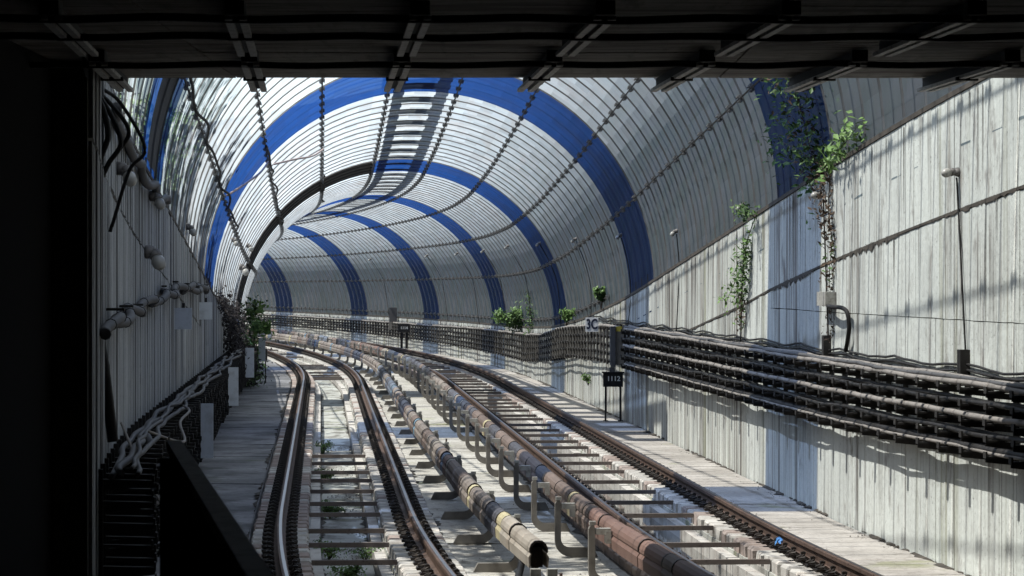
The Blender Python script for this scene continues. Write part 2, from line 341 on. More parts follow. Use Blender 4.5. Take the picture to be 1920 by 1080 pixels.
def local(Y, u, z=0, mir=1):
    h = head(Y); t = Vector((h, 1, 0)).normalized(); n = Vector((t.y, -t.x, 0)); c = W(Y, u, z)
    return Matrix(((n.x * mir, t.x, 0, c.x), (n.y * mir, t.y, 0, c.y), (0, 0, 1, c.z), (0, 0, 0, 1)))
def addmesh(mb, me, M):
    b = len(mb.v); mb.v += [tuple(M @ v.co) for v in me.vertices]
    for p in me.polygons:
        if mb.mi is not None: mb.mi.append(p.material_index)
        mb.f.append(tuple(b + i for i in p.vertices)); mb.uv += [(0, 0)] * len(p.vertices)
def track(c, label, missing):
    th = thing('railway_track', W(27, c, -.2), label, 'railway track', 'curving railway tracks')
    for sg in (-1, 1):
        u = c + sg * G
        rb = MB(); rb.sweep([(u + a, b - .006) for a, b in RP], frange(-12, 60, 1) + frange(60.5, 200, .8)); rail = sub(put('rail', rb.mesh('rail', M_rust), th))
        tb = MB(); tb.sweep([(u - .010, .0015), (u + .022, .0015)], frange(-12, 60, 1) + frange(60.5, 200, .8), closed=False)
        put('running_surface', tb.mesh('running_surface', M_shine), rail)
        rest, restb, n = MB(), MB(), 0
        Y = 25.3
        while Y < 170:
            Yj = Y + U(-.02, .02); near = Y < 25.3 + PIT * 74.6
            lib = BLKB if (c == UR and sg < 0) or (c == UL and sg < 0 and R() < .6) or R() < .15 else BLK
            if c == UR and sg > 0: lib = BLK if R() < .7 else BLKB
            me = random.choice(lib)
            MM = local(Yj, u, 0, random.choice((-1, 1)))
            if Y < 25.3 + PIT * 149: put('sleeper_block', me, th, MM)
            else: addmesh(restb, me, MM)
            for d in (-1, 1):
                MM = local(Yj, u + d * .068, -.158, d)
                if near: put('rail_clip', CLIP, th, MM)
                else: addmesh(rest, CLIP, MM)
            Y += PIT
        put('rail_clips', rest.mesh('rail_clips', M_clip), th, kind='stuff'); put('sleeper_blocks', restb.mesh('sleeper_blocks', M_block), th, kind='stuff')
    Y = 26.1
    while Y < 150:
        if not (missing[0] < Y < missing[1]) and not (missing[1] < 400 and Y > 84 and R() < .45):
            b = MB(); hy = U(.028, .034); b.fbox(Y + U(-.15, .15), c, -.225 + U(-.012, .012), hy, .437, .026); put('tie_bar', b.mesh('tie_bar', M_tie), th)
        Y += 2.2
    return th
track(UL, 'curving track along the shaded wall, dry weedy trough between its rails', (53.5, 84))
track(UR, 'curving track beside the sunlit wall, with standing water between its rails', (500, 501))

# ------------------------------------------------------------------ the vault of corrugated translucent sheets
PER = 1.15; SEAM = [3.6 + 19.2 * k for k in range(10)]; RING0 = 63.7 - 20.7 * 2 - 4.6   # first blue ring starts here
NP = [(-.002, 0), (.53, 0), (.57, .022), (1.105, .022), (1.152, 0)]
pm = MB(); NS = 5; pm.mi = []
def arcpanel(mb, a0, a1):
    for i in range(NS):
        aa, ab = a0 + (a1 - a0) * i / NS, a0 + (a1 - a0) * (i + 1) / NS
        for (p, q), (p2, q2) in zip(NP, NP[1:]):
            mb.mi.append(1 if q != q2 else 0)
            mb.quad([((VR + q) * math.cos(aa), p, (VR + q) * math.sin(aa)), ((VR + q) * math.cos(ab), p, (VR + q) * math.sin(ab)),
                     ((VR + q2) * math.cos(ab), p2, (VR + q2) * math.sin(ab)), ((VR + q2) * math.cos(aa), p2, (VR + q2) * math.sin(aa))])
arcpanel(pm, rad(-9.65), rad(9.65)); PANEL = pm.mesh('panel', M_white); PANEL.materials.append(M_rib)
PANELB = PANEL.copy(); PANELB.materials.clear(); PANELB.materials.append(M_blue); PANELB.materials.append(M_blueR)
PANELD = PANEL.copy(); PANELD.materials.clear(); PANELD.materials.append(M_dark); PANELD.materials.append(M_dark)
k0 = MB(); k0.mi = []; arcpanel(k0, rad(-7), rad(3.7)); SKIRT = k0.mesh('skirt_panel', M_white); SKIRT.materials.append(M_rib)
bk = MB()
for s in (-1, 1): bk.box((-.02, s * .075, .0), (.02, 0, 0), (0, .02, 0), (0, 0, .055)); bk.tube([(-.03, s * .075, .03), (-.062, s * .075, .03)], .012, 5); bk.tube([(-.03, s * .075, -.03), (-.062, s * .075, -.03)], .012, 5)
bk.box((-.010, 0, 0), (.010, 0, 0), (0, .13, 0), (0, 0, .03))
BRKT = bk.mesh('seam_bracket', M_tab)
def ringM(Y, deg):
    """frame of one vault ring: x out along the radius at deg, y along the tunnel, pitched with the falling springing line"""
    h = head(Y); sl_ = (spring(Y + PER) - spring(Y)) / PER
    t = Vector((h, 1, sl_ * math.hypot(1, h))).normalized(); n = Vector((t.y, -t.x, 0)).normalized(); up = n.cross(t)
    a = rad(deg); x = n * math.cos(a) + up * math.sin(a); z = -n * math.sin(a) + up * math.cos(a); c = W(Y, VU, spring(Y))
    return Matrix(((x.x, t.x, z.x, c.x), (x.y, t.y, z.y, c.y), (x.z, t.z, z.z, c.z), (0, 0, 0, 1)))
def topx(p):
    return 960 + 6000 * p.x / p.y, 522 - 6000 * (p.z - EYE) / p.y
vault = thing('tunnel_vault', W(28, VU, spring(28)), 'barrel vault of corrugated white sheets with blue bands over the tracks', 'tunnel vault')
rings = []; Y = RING0; i = 0
while Y < 226:
    if Y > 23.9: rings.append((Y, i % 18))
    Y += PER; i += 1
restW, restB = MB(), MB(); restW.mi = []; restB.mi = []; cand = []
for (Y, k) in rings:
    for j in range(9):
        deg = 13.2 + 19.2 * j; blue = k < 4
        c = shell(Y + .5, deg); px, py = topx(c)
        seen = -60 < px < 1980 and py > 110
        dark = blue and j >= 5 and 78 < Y < 90 or (blue and j >= 7 and Y < 50 and k in (1, 2))  # left sheets of two blue bands get the painted shade
        cand.append((0 if seen else 1, Y, j, blue, dark, ringM(Y, deg)))
cand.sort(key=lambda q: (q[0], q[1]))
for n, (hid, Y, j, blue, dark, M) in enumerate(cand):
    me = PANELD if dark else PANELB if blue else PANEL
    if n < 300 or dark: put('panel', me, vault, M, label='blue sheet darkened by painted shade' if dark else 'blue sheet' if blue else None)
    else: addmesh(restB if blue else restW, me, M)
for (Y, k) in rings:
    for M in (ringM(Y, 0), ringM(Y, 180)):
        if M[0][0] < 0:                       # left side: mirror the skirt
            M = ringM(Y, 0) @ Matrix.Diagonal((-1, 1, 1, 1))
        addmesh(restB if k < 4 else restW, SKIRT, M)
for nm, mb_, ma, mr_ in (('white_panels', restW, M_white, M_rib), ('blue_panels', restB, M_blue, M_blueR)):
    me = mb_.mesh(nm, ma); me.materials.append(mr_); put(nm, me, vault, kind='stuff')
# seams: purlins and their bolted brackets
for j, deg in enumerate(SEAM):
    b = MB(); pts = [shell(Y, deg, VR - .03) for (Y, k) in rings if not (j in (0, 9) and Y < 68)]; b.tube(pts, .016, 4); put('purlin', b.mesh('purlin', M_seam), vault)
rb = MB(); bc = []
for (Y, k) in rings:
    for deg in SEAM:
        if deg in (SEAM[0], SEAM[9]) and Y < 68: continue
        p = shell(Y, deg); px, py = topx(p)
        bc.append((0 if (-20 < px < 1940 and py > 140) else 1, Y, ringM(Y, deg) @ Matrix.Translation((VR, .02, 0))))
bc.sort(key=lambda q: (q[0], q[1]))
for n, (hid, Y, M) in enumerate(bc):
    if n < 300: put('seam_bracket', BRKT, vault, M)
    else: addmesh(rb, BRKT, M)
put('seam_brackets', rb.mesh('seam_brackets', M_tab), vault, kind='stuff')
# maintenance gangway on the crown, outside: its beams shade the sheets
gw = thing('roof_gangway', shell(56, 90, VR + .4), 'shadowy gangway along the vault crown, seen through the sheets as two dark lines', 'gangway')
for deg in (87.4, 98.2):
    b = MB(); 
    b.tube([shell(Y, deg, VR + .36) for Y in frange(56, 200, 1.15)], .12, 4); put('gangway_beam', b.mesh('gangway_beam', M_rack), gw)
Y = 56.3; n = 0
while Y < 130:
    if R() < .88:
        b = MB(); p, q = shell(Y, 87.4, VR + .40), shell(Y, 98.2, VR + .40); c = (p + q) / 2; b.box(c, (q - p) / 2, (0, .52, 0), (0, 0, .02)); put('gangway_plank', b.mesh('gangway_plank', M_rack), gw)
    Y += PER * 2

# ------------------------------------------------------------------ walls with board-marked cast panels
J2 = 2.28
J1K = [(20, 4.0), (28.9, 3.47), (32.5, 3.24), (39, 2.83), (43.5, 2.52), (46.4, 2.28), (50, 2.03), (54, 1.75), (70, .9)]
def jn(y, p=0):
    k = math.floor(y / .31); f = y / .31 - k; h = lambda q: (math.sin(q * 127.1 + p * 311.7) * 43758.5453) % 1 - .5
    return .022 * (h(k) * (1 - f) + h(k + 1) * f)
def wallpanel(parent, uf, sg, ya, yb, zlo, zhi, m, offs):
    """boards of one cast panel, each strip standing a few mm proud or shy; sg is +1 for a face looking to -u"""
    b = MB(); Y = ya; first = True; po = None; e0 = -.05
    while Y < yb - .02:
        wd = random.choice((.16, .22, .30, .42, .55)); Ye = min(Y + wd, yb); o = random.choice(offs) + U(-.002, .002)
        u = uf - sg * o
        q = [W(Y, u, zlo(Y)), W(Y, u, zhi(Y)), W(Ye, u, zhi(Ye)), W(Ye, u, zlo(Ye))]
        uv = [(Y, zlo(Y)), (Y, zhi(Y)), (Ye, zhi(Ye)), (Ye, zlo(Ye))]
        b.quad(q if sg > 0 else q[::-1], uv if sg > 0 else uv[::-1])
        if po is not None: b.quad([W(Y, po, zlo(Y)), W(Y, po, zhi(Y)), W(Y, u, zhi(Y)), W(Y, u, zlo(Y))], [(Y, zlo(Y)), (Y, zhi(Y)), (Y, zhi(Y)), (Y, zlo(Y))])
        ub = uf + sg * .06
        for zz in (zlo, zhi): b.quad([W(Y, u, zz(Y)), W(Ye, u, zz(Ye)), W(Ye, ub, zz(Ye)), W(Y, ub, zz(Y))], [(Y, zz(Y)), (Ye, zz(Ye)), (Ye, zz(Ye)), (Y, zz(Y))])
        if Y == ya or Ye >= yb - .02:
            yy = Y if Y == ya else Ye
            b.quad([W(yy, u, zlo(yy)), W(yy, u, zhi(yy)), W(yy, ub, zhi(yy)), W(yy, ub, zlo(yy))], [(yy, zlo(yy)), (yy, zhi(yy)), (yy, zhi(yy)), (yy, zlo(yy))])
        po = u; Y = Ye
    return put('wall_panel', b.mesh('wall_panel', m), parent)
def wall(uf, sg, label, m, y0, y1, j2, offs, core_lo=-.95):
    th = thing('concrete_wall', W(30, uf, -.2), label, 'wall')
    b = MB(); us = sorted((uf + sg * .03, uf + sg * .34)); b.sweep([(us[0], core_lo), (us[0], lambda Y: spring(Y) - .02), (us[1], lambda Y: spring(Y) - .02), (us[1], core_lo)], frange(26, 230, 1.5)); put('wall_core', b.mesh('wall_core', M_wback), th)
    Y = y0
    while Y < y1:
        l = (2.5 if Y < 70 else 5.0) * U(.95, 1.05); Ye = Y + l; ya, yb = Y + .008, Ye - .008; top = lambda y: spring(y) + .015
        f = lambda y: -.21
        mid = (ya + yb) / 2
        if sg > 0: m = M_wallD if mid > 45.5 or 41.5 < mid < 43.6 else M_wall
        if j2 is not None:
            j1 = lambda y: min(lerpk(J1K, y), spring(y) - .2)
            if lerpk(J1K, yb) > j2 + .06:
                wallpanel(th, uf, sg, ya, yb, f, lambda y: j2 - .004 + .5 * jn(y), m, offs); wallpanel(th, uf, sg, ya, yb, lambda y: j2 + .004 + .5 * jn(y) + max(0, .3 * jn(y, 2)), lambda y: j1(y) - .012 + jn(y), m, offs); wallpanel(th, uf, sg, ya, yb, lambda y: j1(y) + .014 + jn(y) + abs(jn(y, 2)), top, m, offs)
            elif lerpk(J1K, mid) > 1.0 and mid < 62:
                wallpanel(th, uf, sg, ya, yb, f, lambda y: j1(y) - .012 + jn(y), m, offs); wallpanel(th, uf, sg, ya, yb, lambda y: j1(y) + .014 + jn(y) + abs(jn(y, 2)), top, m, offs)
            else: wallpanel(th, uf, sg, ya, yb, f, top, m, offs)
        else:
            if mid < 56:
                j1 = lambda y: spring(y) - .95
                wallpanel(th, uf, sg, ya, yb, f, lambda y: j1(y) - .015, m, offs); wallpanel(th, uf, sg, ya, yb, lambda y: j1(y) + .015, top, m, offs)
            else: wallpanel(th, uf, sg, ya, yb, f, top, m, offs)
        Y = Ye
    if j2 is not None:
        b = MB(); Y = 27.0; prev = .02
        while Y < 54:
            j1 = lambda y: min(lerpk(J1K, y), spring(y) - .2); Ye = Y + U(.03, .10); amp = (.5 + .5 * math.sin(Y * 1.1)) * (1 if 32 < Y < 44 else .45); w2 = max(.004, U(-.1, 1) * .085 * amp); uu = uf - .0105
            b.quad([W(Y, uu, j1(Y) + .022), W(Ye, uu, j1(Ye) + .022 + w2 * .25), W(Ye, uu, j1(Ye) - w2), W(Y, uu, j1(Y) - prev)]); prev = w2; Y = Ye
        Y = 27.0
        while Y < 66:                     # drips run down from the joint and the coping
            Y += U(.15, .9); z = random.choice((min(lerpk(J1K, Y), spring(Y) - .2), spring(Y) - .01)); ln = U(.25, 1.3); wd = U(.006, .022); uu = uf - .0095
            if z - ln < 1.8: ln = max(.1, z - 1.85)
            b.quad([W(Y - wd, uu, z), W(Y + wd, uu, z), W(Y + wd * .5, uu, z - ln * .7), W(Y, uu, z - ln), W(Y - wd * .6, uu, z - ln * .6)])
        put('joint_dirt', b.mesh('joint_dirt', M_wback), th, kind='stuff')
    b = MB(); b.sweep([(uf + sg * (-.015), lambda Y: spring(Y) + .02), (uf + sg * (-.015), lambda Y: spring(Y) + .07), (uf + sg * .3, lambda Y: spring(Y) + .07), (uf + sg * .3, lambda Y: spring(Y) + .02)] if sg > 0 else
            [(uf - .3, lambda Y: spring(Y) + .02), (uf - .3, lambda Y: spring(Y) + .07), (uf + .015, lambda Y: spring(Y) + .07), (uf + .015, lambda Y: spring(Y) + .02)], frange(27, 228, 1.5))
    put('wall_coping', b.mesh('wall_coping', M_wback), th)
    return th
OFF = (0, 0, .001, .002, .005)
wall(WR, 1, 'tall stained pale concrete wall in the sun behind the cable rack', M_wall, 26.2, 190, J2, OFF)
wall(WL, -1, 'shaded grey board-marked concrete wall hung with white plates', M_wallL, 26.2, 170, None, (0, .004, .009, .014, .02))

# ------------------------------------------------------------------ the station end: dark roof, wall, platform
SOF = 4.42
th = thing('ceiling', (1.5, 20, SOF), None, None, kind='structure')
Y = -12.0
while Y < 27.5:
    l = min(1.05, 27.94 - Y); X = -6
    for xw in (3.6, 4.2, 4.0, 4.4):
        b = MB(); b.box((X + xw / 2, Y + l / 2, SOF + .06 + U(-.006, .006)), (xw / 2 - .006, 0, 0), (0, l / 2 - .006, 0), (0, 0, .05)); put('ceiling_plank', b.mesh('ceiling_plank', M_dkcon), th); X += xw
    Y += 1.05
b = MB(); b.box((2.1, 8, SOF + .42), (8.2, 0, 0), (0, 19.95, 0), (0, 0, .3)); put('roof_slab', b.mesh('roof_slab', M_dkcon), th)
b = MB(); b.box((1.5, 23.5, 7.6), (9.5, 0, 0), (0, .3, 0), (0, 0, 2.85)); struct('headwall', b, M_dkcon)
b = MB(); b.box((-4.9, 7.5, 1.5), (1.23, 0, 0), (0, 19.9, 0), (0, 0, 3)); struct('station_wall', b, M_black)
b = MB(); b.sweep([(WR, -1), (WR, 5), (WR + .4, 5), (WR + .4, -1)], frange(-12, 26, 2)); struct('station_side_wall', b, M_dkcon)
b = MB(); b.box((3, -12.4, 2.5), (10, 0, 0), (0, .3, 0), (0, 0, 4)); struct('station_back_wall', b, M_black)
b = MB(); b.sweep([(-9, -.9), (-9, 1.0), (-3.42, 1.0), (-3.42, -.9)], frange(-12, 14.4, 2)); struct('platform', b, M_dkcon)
# parapet at the platform edge
P0, P1 = Vector((-1.49, 14.1, 1.0)), Vector((-.40, 6.2, 1.0)); dd = (P1 - P0); nn = Vector((dd.y, -dd.x, 0)).normalized()
if nn.x < 0: nn = -nn
th = thing('platform_parapet', P0, 'black panel railing at the platform end in the dark foreground', 'railing')
b = MB(); b.box((P0 + P1) / 2 + Vector((0, 0, .46)), dd / 2, nn * .018, (0, 0, .46)); put('parapet_panel', b.mesh('parapet_panel', M_black), th)
b = MB(); b.box((P0 + P1) / 2 + Vector((0, 0, .95)), dd / 2, nn * .032, (0, 0, .022)); put('handrail', b.mesh('handrail', M_flange), th)
for k in range(4):
    b = MB(); b.box(P0 + dd * (.06 + k * .29) + Vector((0, 0, .46)) - nn * .05, dd.normalized() * .025, nn * .025, (0, 0, .46)); put('post', b.mesh('post', M_black), th)
# cable channels under the roof
def channel(X, Y0, Y1, label):
    t = thing('ceiling_channel', (X, Y1, SOF), label, 'cable channel', 'cable channels under the dark roof')
    sh = -.06 * (Y1 - Y0); d = Vector((sh, Y1 - Y0, 0)); c = Vector((X - sh / 2, (Y0 + Y1) / 2, SOF - .055)); n = Vector((1, .06, 0)).normalized()
    b = MB(); b.box(c + Vector((0, 0, .01)), d / 2, n * .022, (0, 0, .045)); put('web', b.mesh('web', M_blackp), t)
    for s in (-1, 1):
        b = MB(); b.box(c + n * (s * .045) + Vector((0, 0, -.05)), d / 2, n * .024, (0, 0, .014)); put('flange', b.mesh('flange', M_flange), t)
    b = MB(); b.box(Vector((X - sh, Y0, SOF - .05)), n * .06, (0, .10, 0), (0, 0, .045)); put('clamp_box', b.mesh('clamp_box', M_blackp), t)
    b = MB(); b.box(c - d * .02 + Vector((0, 0, -.062)), n * .09, (0, .035, 0), (0, 0, .015)); put('cross_strap', b.mesh('cross_strap', M_blackp), t)
ords = ['first', 'second', 'third', 'fourth', 'fifth', 'sixth', 'seventh', 'eighth']
for k in range(7): channel(-3.35 + 1.155 * k, 24.3, 27.75, '%s cable channel from the dark column, in the row at the roof edge' % ords[k])
for k in range(8): channel(-3.08 + 1.155 * k, 20.0, 23.3, '%s cable channel from the dark column, in the row behind the roof edge' % ords[k])
for Yc, z, lab in ((24.4, SOF - .10, 'thick black cable sagging across the roof beside the edge row of channels'), (21.6, SOF - .10, 'black cable across the dark roof between the two rows of channels'), (20.1, SOF - .10, 'topmost black cable across the dark roof')):
    b = MB(); b.tube(smoothpath([Vector((-3.35 + 1.155 * k / 2, Yc + U(-.05, .05), z - (.012 * (k % 2)) + U(-.006, .006))) for k in range(-1, 18)], 4), .028, 6); solo('roof_cable', b, M_blackp, lab, 'cable', 'cables across the dark roof', smooth=True)

# ------------------------------------------------------------------ third rails with coloured covers
def third(side, y0, label):
    off = (lambda Y: -lerpk([(28, .40), (35, .44), (55, .58), (300, .58)], Y)) if side < 0 else (lambda Y: .58)
    pu = (lambda Y: off(Y) + .15) if side < 0 else (lambda Y: .31)
    t = thing('third_rail', W(30, off(30), -.3), label, 'third rail', 'covered third rails between the tracks')
    rl = MB(); rl.sweep([(lambda Y: off(Y) - .05, .07), (lambda Y: off(Y) - .05, .25), (lambda Y: off(Y) + .05, .25), (lambda Y: off(Y) + .05, .07)], frange(y0 + .12, 170, 1)); put('conductor_rail', rl.mesh('conductor_rail', M_clip), t)
    Y = y0; prev = 0
    run = 0; pal = [0, 1, 3]
    while Y < 168:
        if run <= 0:
            pal = random.choice(([0, 0, 7], [1, 1, 0], [2, 6, 1], [1, 0, 1], [1, 3, 1], [0, 2, 0])); run = random.randint(2, 5)
        run -= 1
        l = U(1.35, 2.0); L = [(Y, Y + l)]
        cols = [random.choice(pal)]
        if R() < .38:
            s = U(.35, .6); L = [(Y, Y + l - s), (Y + l - s, Y + l)]; cols.append(random.choice((4, 5, 3, 3, 6, 2)))
        if side < 0 and Y < 31: cols = [3, 4][:len(L)]
        if side > 0 and Y < 33: cols = [7, 0][:len(L)]
        for (a, e), ci in zip(L, cols):
            e -= .02; bump = U(0, .010); dz = U(-.006, .006); w_ = .080 + bump; zt = .325 + dz
            sec = [(w_, .222), (w_ * .97, .255), (w_ * .78, .292), (w_ * .42, .320), (0, zt + .004), (-w_ * .42, .320), (-w_ * .78, .292), (-w_ * .97, .255), (-w_, .222)]
            inn = [(x * .93, z - .012) for x, z in sec[::-1]]
            oo = lambda x: (lambda Y: off(Y) + x)
            b = MB(); b.sweep([(oo(x), z + dz) for x, z in sec + inn], frange(a, e, .9)); put('cover', b.mesh('cover', M_cov[ci]), t)
            for s in (-1, 1):
                q = [(s * (w_ - .012), .208), (s * (w_ + .012), .17), (s * (w_ + .006), .075), (s * (w_ - .008), .075), (s * (w_ - .004), .165), (s * (w_ - .022), .200)]
                if s > 0: q = q[::-1]
                b = MB(); b.sweep([(oo(x), z) for x, z in q], frange(a, e, .9)); put('cover_skirt', b.mesh('cover_skirt', M_cov[ci]), t)
            jr = MB(); jr.sweep([(oo(x * 1.05), z + .004 + dz) for x, z in sec] + [(oo(x * .9), z - .02) for x, z in sec[::-1]], [a - .012, a + .03]); put('joint_strap', jr.mesh('joint_strap', M_clip), t)
        Y += l
    Y = 30.85 if side > 0 else 32.5
    sp = 3.45 if side > 0 else 3.58
    hp = .05 if side < 0 else 0
    while Y < 168:
        s = -1 if side > 0 else 1       # post stands on this side of the rail
        up, uo = pu(Y), off(Y)
        base = .73 * side
        # J-shaped band: foot, bend, post
        ou, iu = [], []
        for k in range(7):
            a = math.pi / 2 * k / 6
            ou.append((up + s * .04 - s * .17 * (1 - math.sin(a)), -.30 + .17 * (1 - math.cos(a)))); iu.append((up - s * .022 - s * .10 * (1 - math.sin(a)), -.20 + .10 * (1 - math.cos(a))))
        prof = [(base, -.30)] + ou + [(up + s * .04, .27 - hp), (up + s * .018, .31 - hp), (up - s * .012, .31 - hp), (up - s * .022, .27 - hp)] + iu[::-1] + [(base - s * -.05, -.20)]
        if s < 0: prof = prof[::-1]
        b = MB(); b.sweep(prof, [Y - .045, Y + .045]); sp_o = sub(put('support', b.mesh('support', M_brk), t))
        b = MB(); d = (uo - up)
        b.fbox(Y, up + d * .38, .245, .05, abs(d) * .26, .03); b.fbox(Y, up + d * .55, .19, .06, abs(d) * .10, .06); b.fbox(Y, up + s * .0, .325 - hp, .03, .03, .018); put('insulator', b.mesh('insulator', M_ins), sp_o)
        Y += sp
    return t
third(-1, 28.9, 'covered third rail ending in the foreground beside the weedy track')
third(1, 24, 'reddish covered third rail beside the track next to the sunlit wall')
for k, (du, z) in enumerate(((0, 0), (.13, -.03))):
    b = MB(); b.tube(smoothpath([W(27.0, -1.0 + du, -.12 + z), W(28.2, -.72 + du, -.1 + z), W(29.6, -.5 + du, .02), W(30.3, -.42, .12)], 6), .035, 7); solo('feeder_cable', b, M_blackp, ('outer' if k == 0 else 'inner') + ' of two black feeder cables curving up to the third rail end', 'cable', 'feeder cables', smooth=True)
t = thing('end_post', W(28.6, -.36, -.3), 'pale pair of posts carrying the near end of the third rail', 'support post')
for d in (-.09, .06, ): b = MB(); b.fbox(28.75, -.36 + d, -.12, .05, .045, .20); put('post', b.mesh('post', M_ins), t)

# ------------------------------------------------------------------ cable racks
TOPK = [(26, 1.69), (62, 1.69), (68, 1.66), (73, 1.56), (78, 1.46), (85, 1.16), (91, 1.05), (110, .95), (124, .84), (150, .76), (200, .7)]
BOTK = [(26, 1.12), (37, 1.06), (62, 1.02), (68, 1.0), (77, .85), (82.5, .63), (91, .37), (109, .34), (130, .30), (200, .28)]
def rack(uw, sg, y0, y1, dy, levels, depth, tk, bk_, label, front=False):
    t = thing('cable_rack', W(y0, uw, 1), label, 'cable rack')
    n = 0; Y = y0
    rest = MB()
    while Y < y1:
        b = MB() if n < 290 else rest
        zt, zb = lerpk(tk, Y), lerpk(bk_, Y)
        b.fbox(Y, uw - sg * .035, (zt + zb) / 2, .03, .022, (zt - zb) / 2 + .07)
        for L in range(levels):
            z = zb + (zt - zb) * L / (levels - 1) - .03; dp = depth * U(.94, 1.04)
            c = W(Y, uw - sg * (.06 + dp / 2), z); h = head(Y); tt = Vector((h, 1, 0)).normalized(); nn = Vector((tt.y, -tt.x, 0)) * -sg
            b.box(c, (nn + Vector((0, 0, -.03))) * (dp / 2), tt * .05, (0, 0, .010)); b.box(c + nn * (dp / 2) + Vector((0, 0, .018)), nn * .008, tt * .05, (0, 0, .03))
            if not front: b.box(c + Vector((0, 0, -.035)), (nn + Vector((0, 0, .10))) * (dp / 2), tt * .008, (0, 0, .028))
        if b is not rest:
            put('bracket', b.mesh('bracket', M_rack), t)
            if front:
                b = MB(); b.fbox(Y + .01, uw - sg * (depth + .055), (zt + zb) / 2 - .02, .02, .02, (zt - zb) / 2 + .05); put('upright', b.mesh('upright', M_brk), t)
        Y += dy * U(.94, 1.06); n += 1
    if rest.v: put('brackets', rest.mesh('brackets', M_rack), t, kind='stuff')
    return t
def cables(uw, sg, y0, y1, lev, levels, tk, bk_, specs, step):
    for (lv, du, r, m, wob, label, lift) in specs:
        Y = y0; pts = []
        while Y <= y1:
            zt, zb = lerpk(tk, Y), lerpk(bk_, Y); z = zb + (zt - zb) * lv / (levels - 1) + r - .015
            ph = lv * 1.7 + du * 40
            pts.append(W(Y, uw - sg * (du + wob * (math.sin(Y * .9 + ph) + .6 * math.sin(Y * 2.3 + ph * 2)) + U(-.3, .3) * wob), z + lift + wob * .45 * math.sin(Y * 1.4 + ph * 3) + U(-.006, .004))); Y += step
        b = MB(); b.tube(smoothpath(pts, 2), r, 6); solo('cable', b, m, label, 'cable', 'cables on the racks', smooth=True)
# sunlit wall, near stretch
rack(WR, 1, 26.5, 62.2, .95, 5, .27, TOPK, BOTK, 'black cable rack on the sunlit wall nearer than the grey post')
cables(WR, 1, 25.8, 62.3, 0, 5, TOPK, BOTK, [
    (4, .12, .030, M_cabL, .012, 'dusty pale cable lying against the wall on top of the near rack', 0), (4, .20, .034, M_cabL, .014, 'thick dusty pale cable in the middle of the near rack top', 0),
    (4, .235, .030, M_cabL, .013, 'dusty pale cable along the outer edge of the near rack top', 0), (4, .22, .024, M_cabG, .018, 'grey cable riding over the others on the near rack top', .045),
    (4, .16, .026, M_cabL, .018, 'thin dusty cable riding over the wall-side cables on the near rack top', .05),
    (2.9, .235, .022, M_cabD, .015, 'dark cable on the second shelf of the near rack', 0), (2, .25, .030, M_cabL, .006, 'thick pale strapped pipe along the middle shelf of the near rack', .01),
    (2, .15, .022, M_cabD, .02, 'dark cable behind the pale strapped pipe on the near rack', 0), (1, .235, .022, M_cabD, .02, 'dark cable on the fourth shelf of the near rack', 0),
    (0, .20, .034, M_cabD, .006, 'second added dark cable from the wall on the lowest shelf of the near rack', 0), (0, .07, .034, M_cabD, .006, 'added dark cable tucked behind the others on the lowest shelf of the near rack', 0),  # dark fill on the lowest shelf, added to close the rack's shadow
    (3, .15, .024, M_cabD, .012, 'added thick dark cable close to the wall on the second shelf of the near rack', 0), (1, .14, .024, M_cabD, .012, 'added thick dark cable close to the wall on the fourth shelf of the near rack', 0), (0, .14, .024, M_cabD, .012, 'added thick dark cable close to the wall on the lowest shelf of the near rack', 0),  # extra cables added so the rack shades the wall behind it
    (0, .235, .017, M_cabL, .008, 'thin pale cable weaving over the lowest brackets of the near rack', 0)], .47)
rack(WR, 1, 63.3, 172, .80, 5, .26, TOPK, BOTK, 'black cable rack on the low wall beyond the grey post', True)
cables(WR, 1, 63.2, 172, 0, 5, TOPK, BOTK, [
    (4, .12, .034, M_cabL, .025, 'dusty pale cable on the wall side of the far rack top', 0), (4, .22, .036, M_cabL, .025, 'dusty pale cable on the outer side of the far rack top', .01),
    (3, .24, .019, M_cabD, .006, 'dark cable on the second row of the far rack', 0), (2, .24, .020, M_cabD, .014, 'grey cable on the middle row of the far rack', 0),
    (1, .24, .019, M_cabD, .006, 'dark cable on the fourth row of the far rack', 0), (0, .24, .019, M_cabD, .016, 'grey cable on the lowest row of the far rack', 0)], .62)
for dz, lab in ((0, 'upper'), (-.05, 'lower')):
    b = MB(); b.tube([W(Y, WR - .03, 1.83 + dz + U(-.012, .012) + .02 * math.sin(Y * 1.9)) for Y in frange(25.5, 73, .5)], .014, 5); solo('wall_cable', b, M_cabD, lab + ' of two thin dark cables clipped to the sunlit wall just above the rack', 'cable', 'thin cables along the sunlit wall', smooth=True)
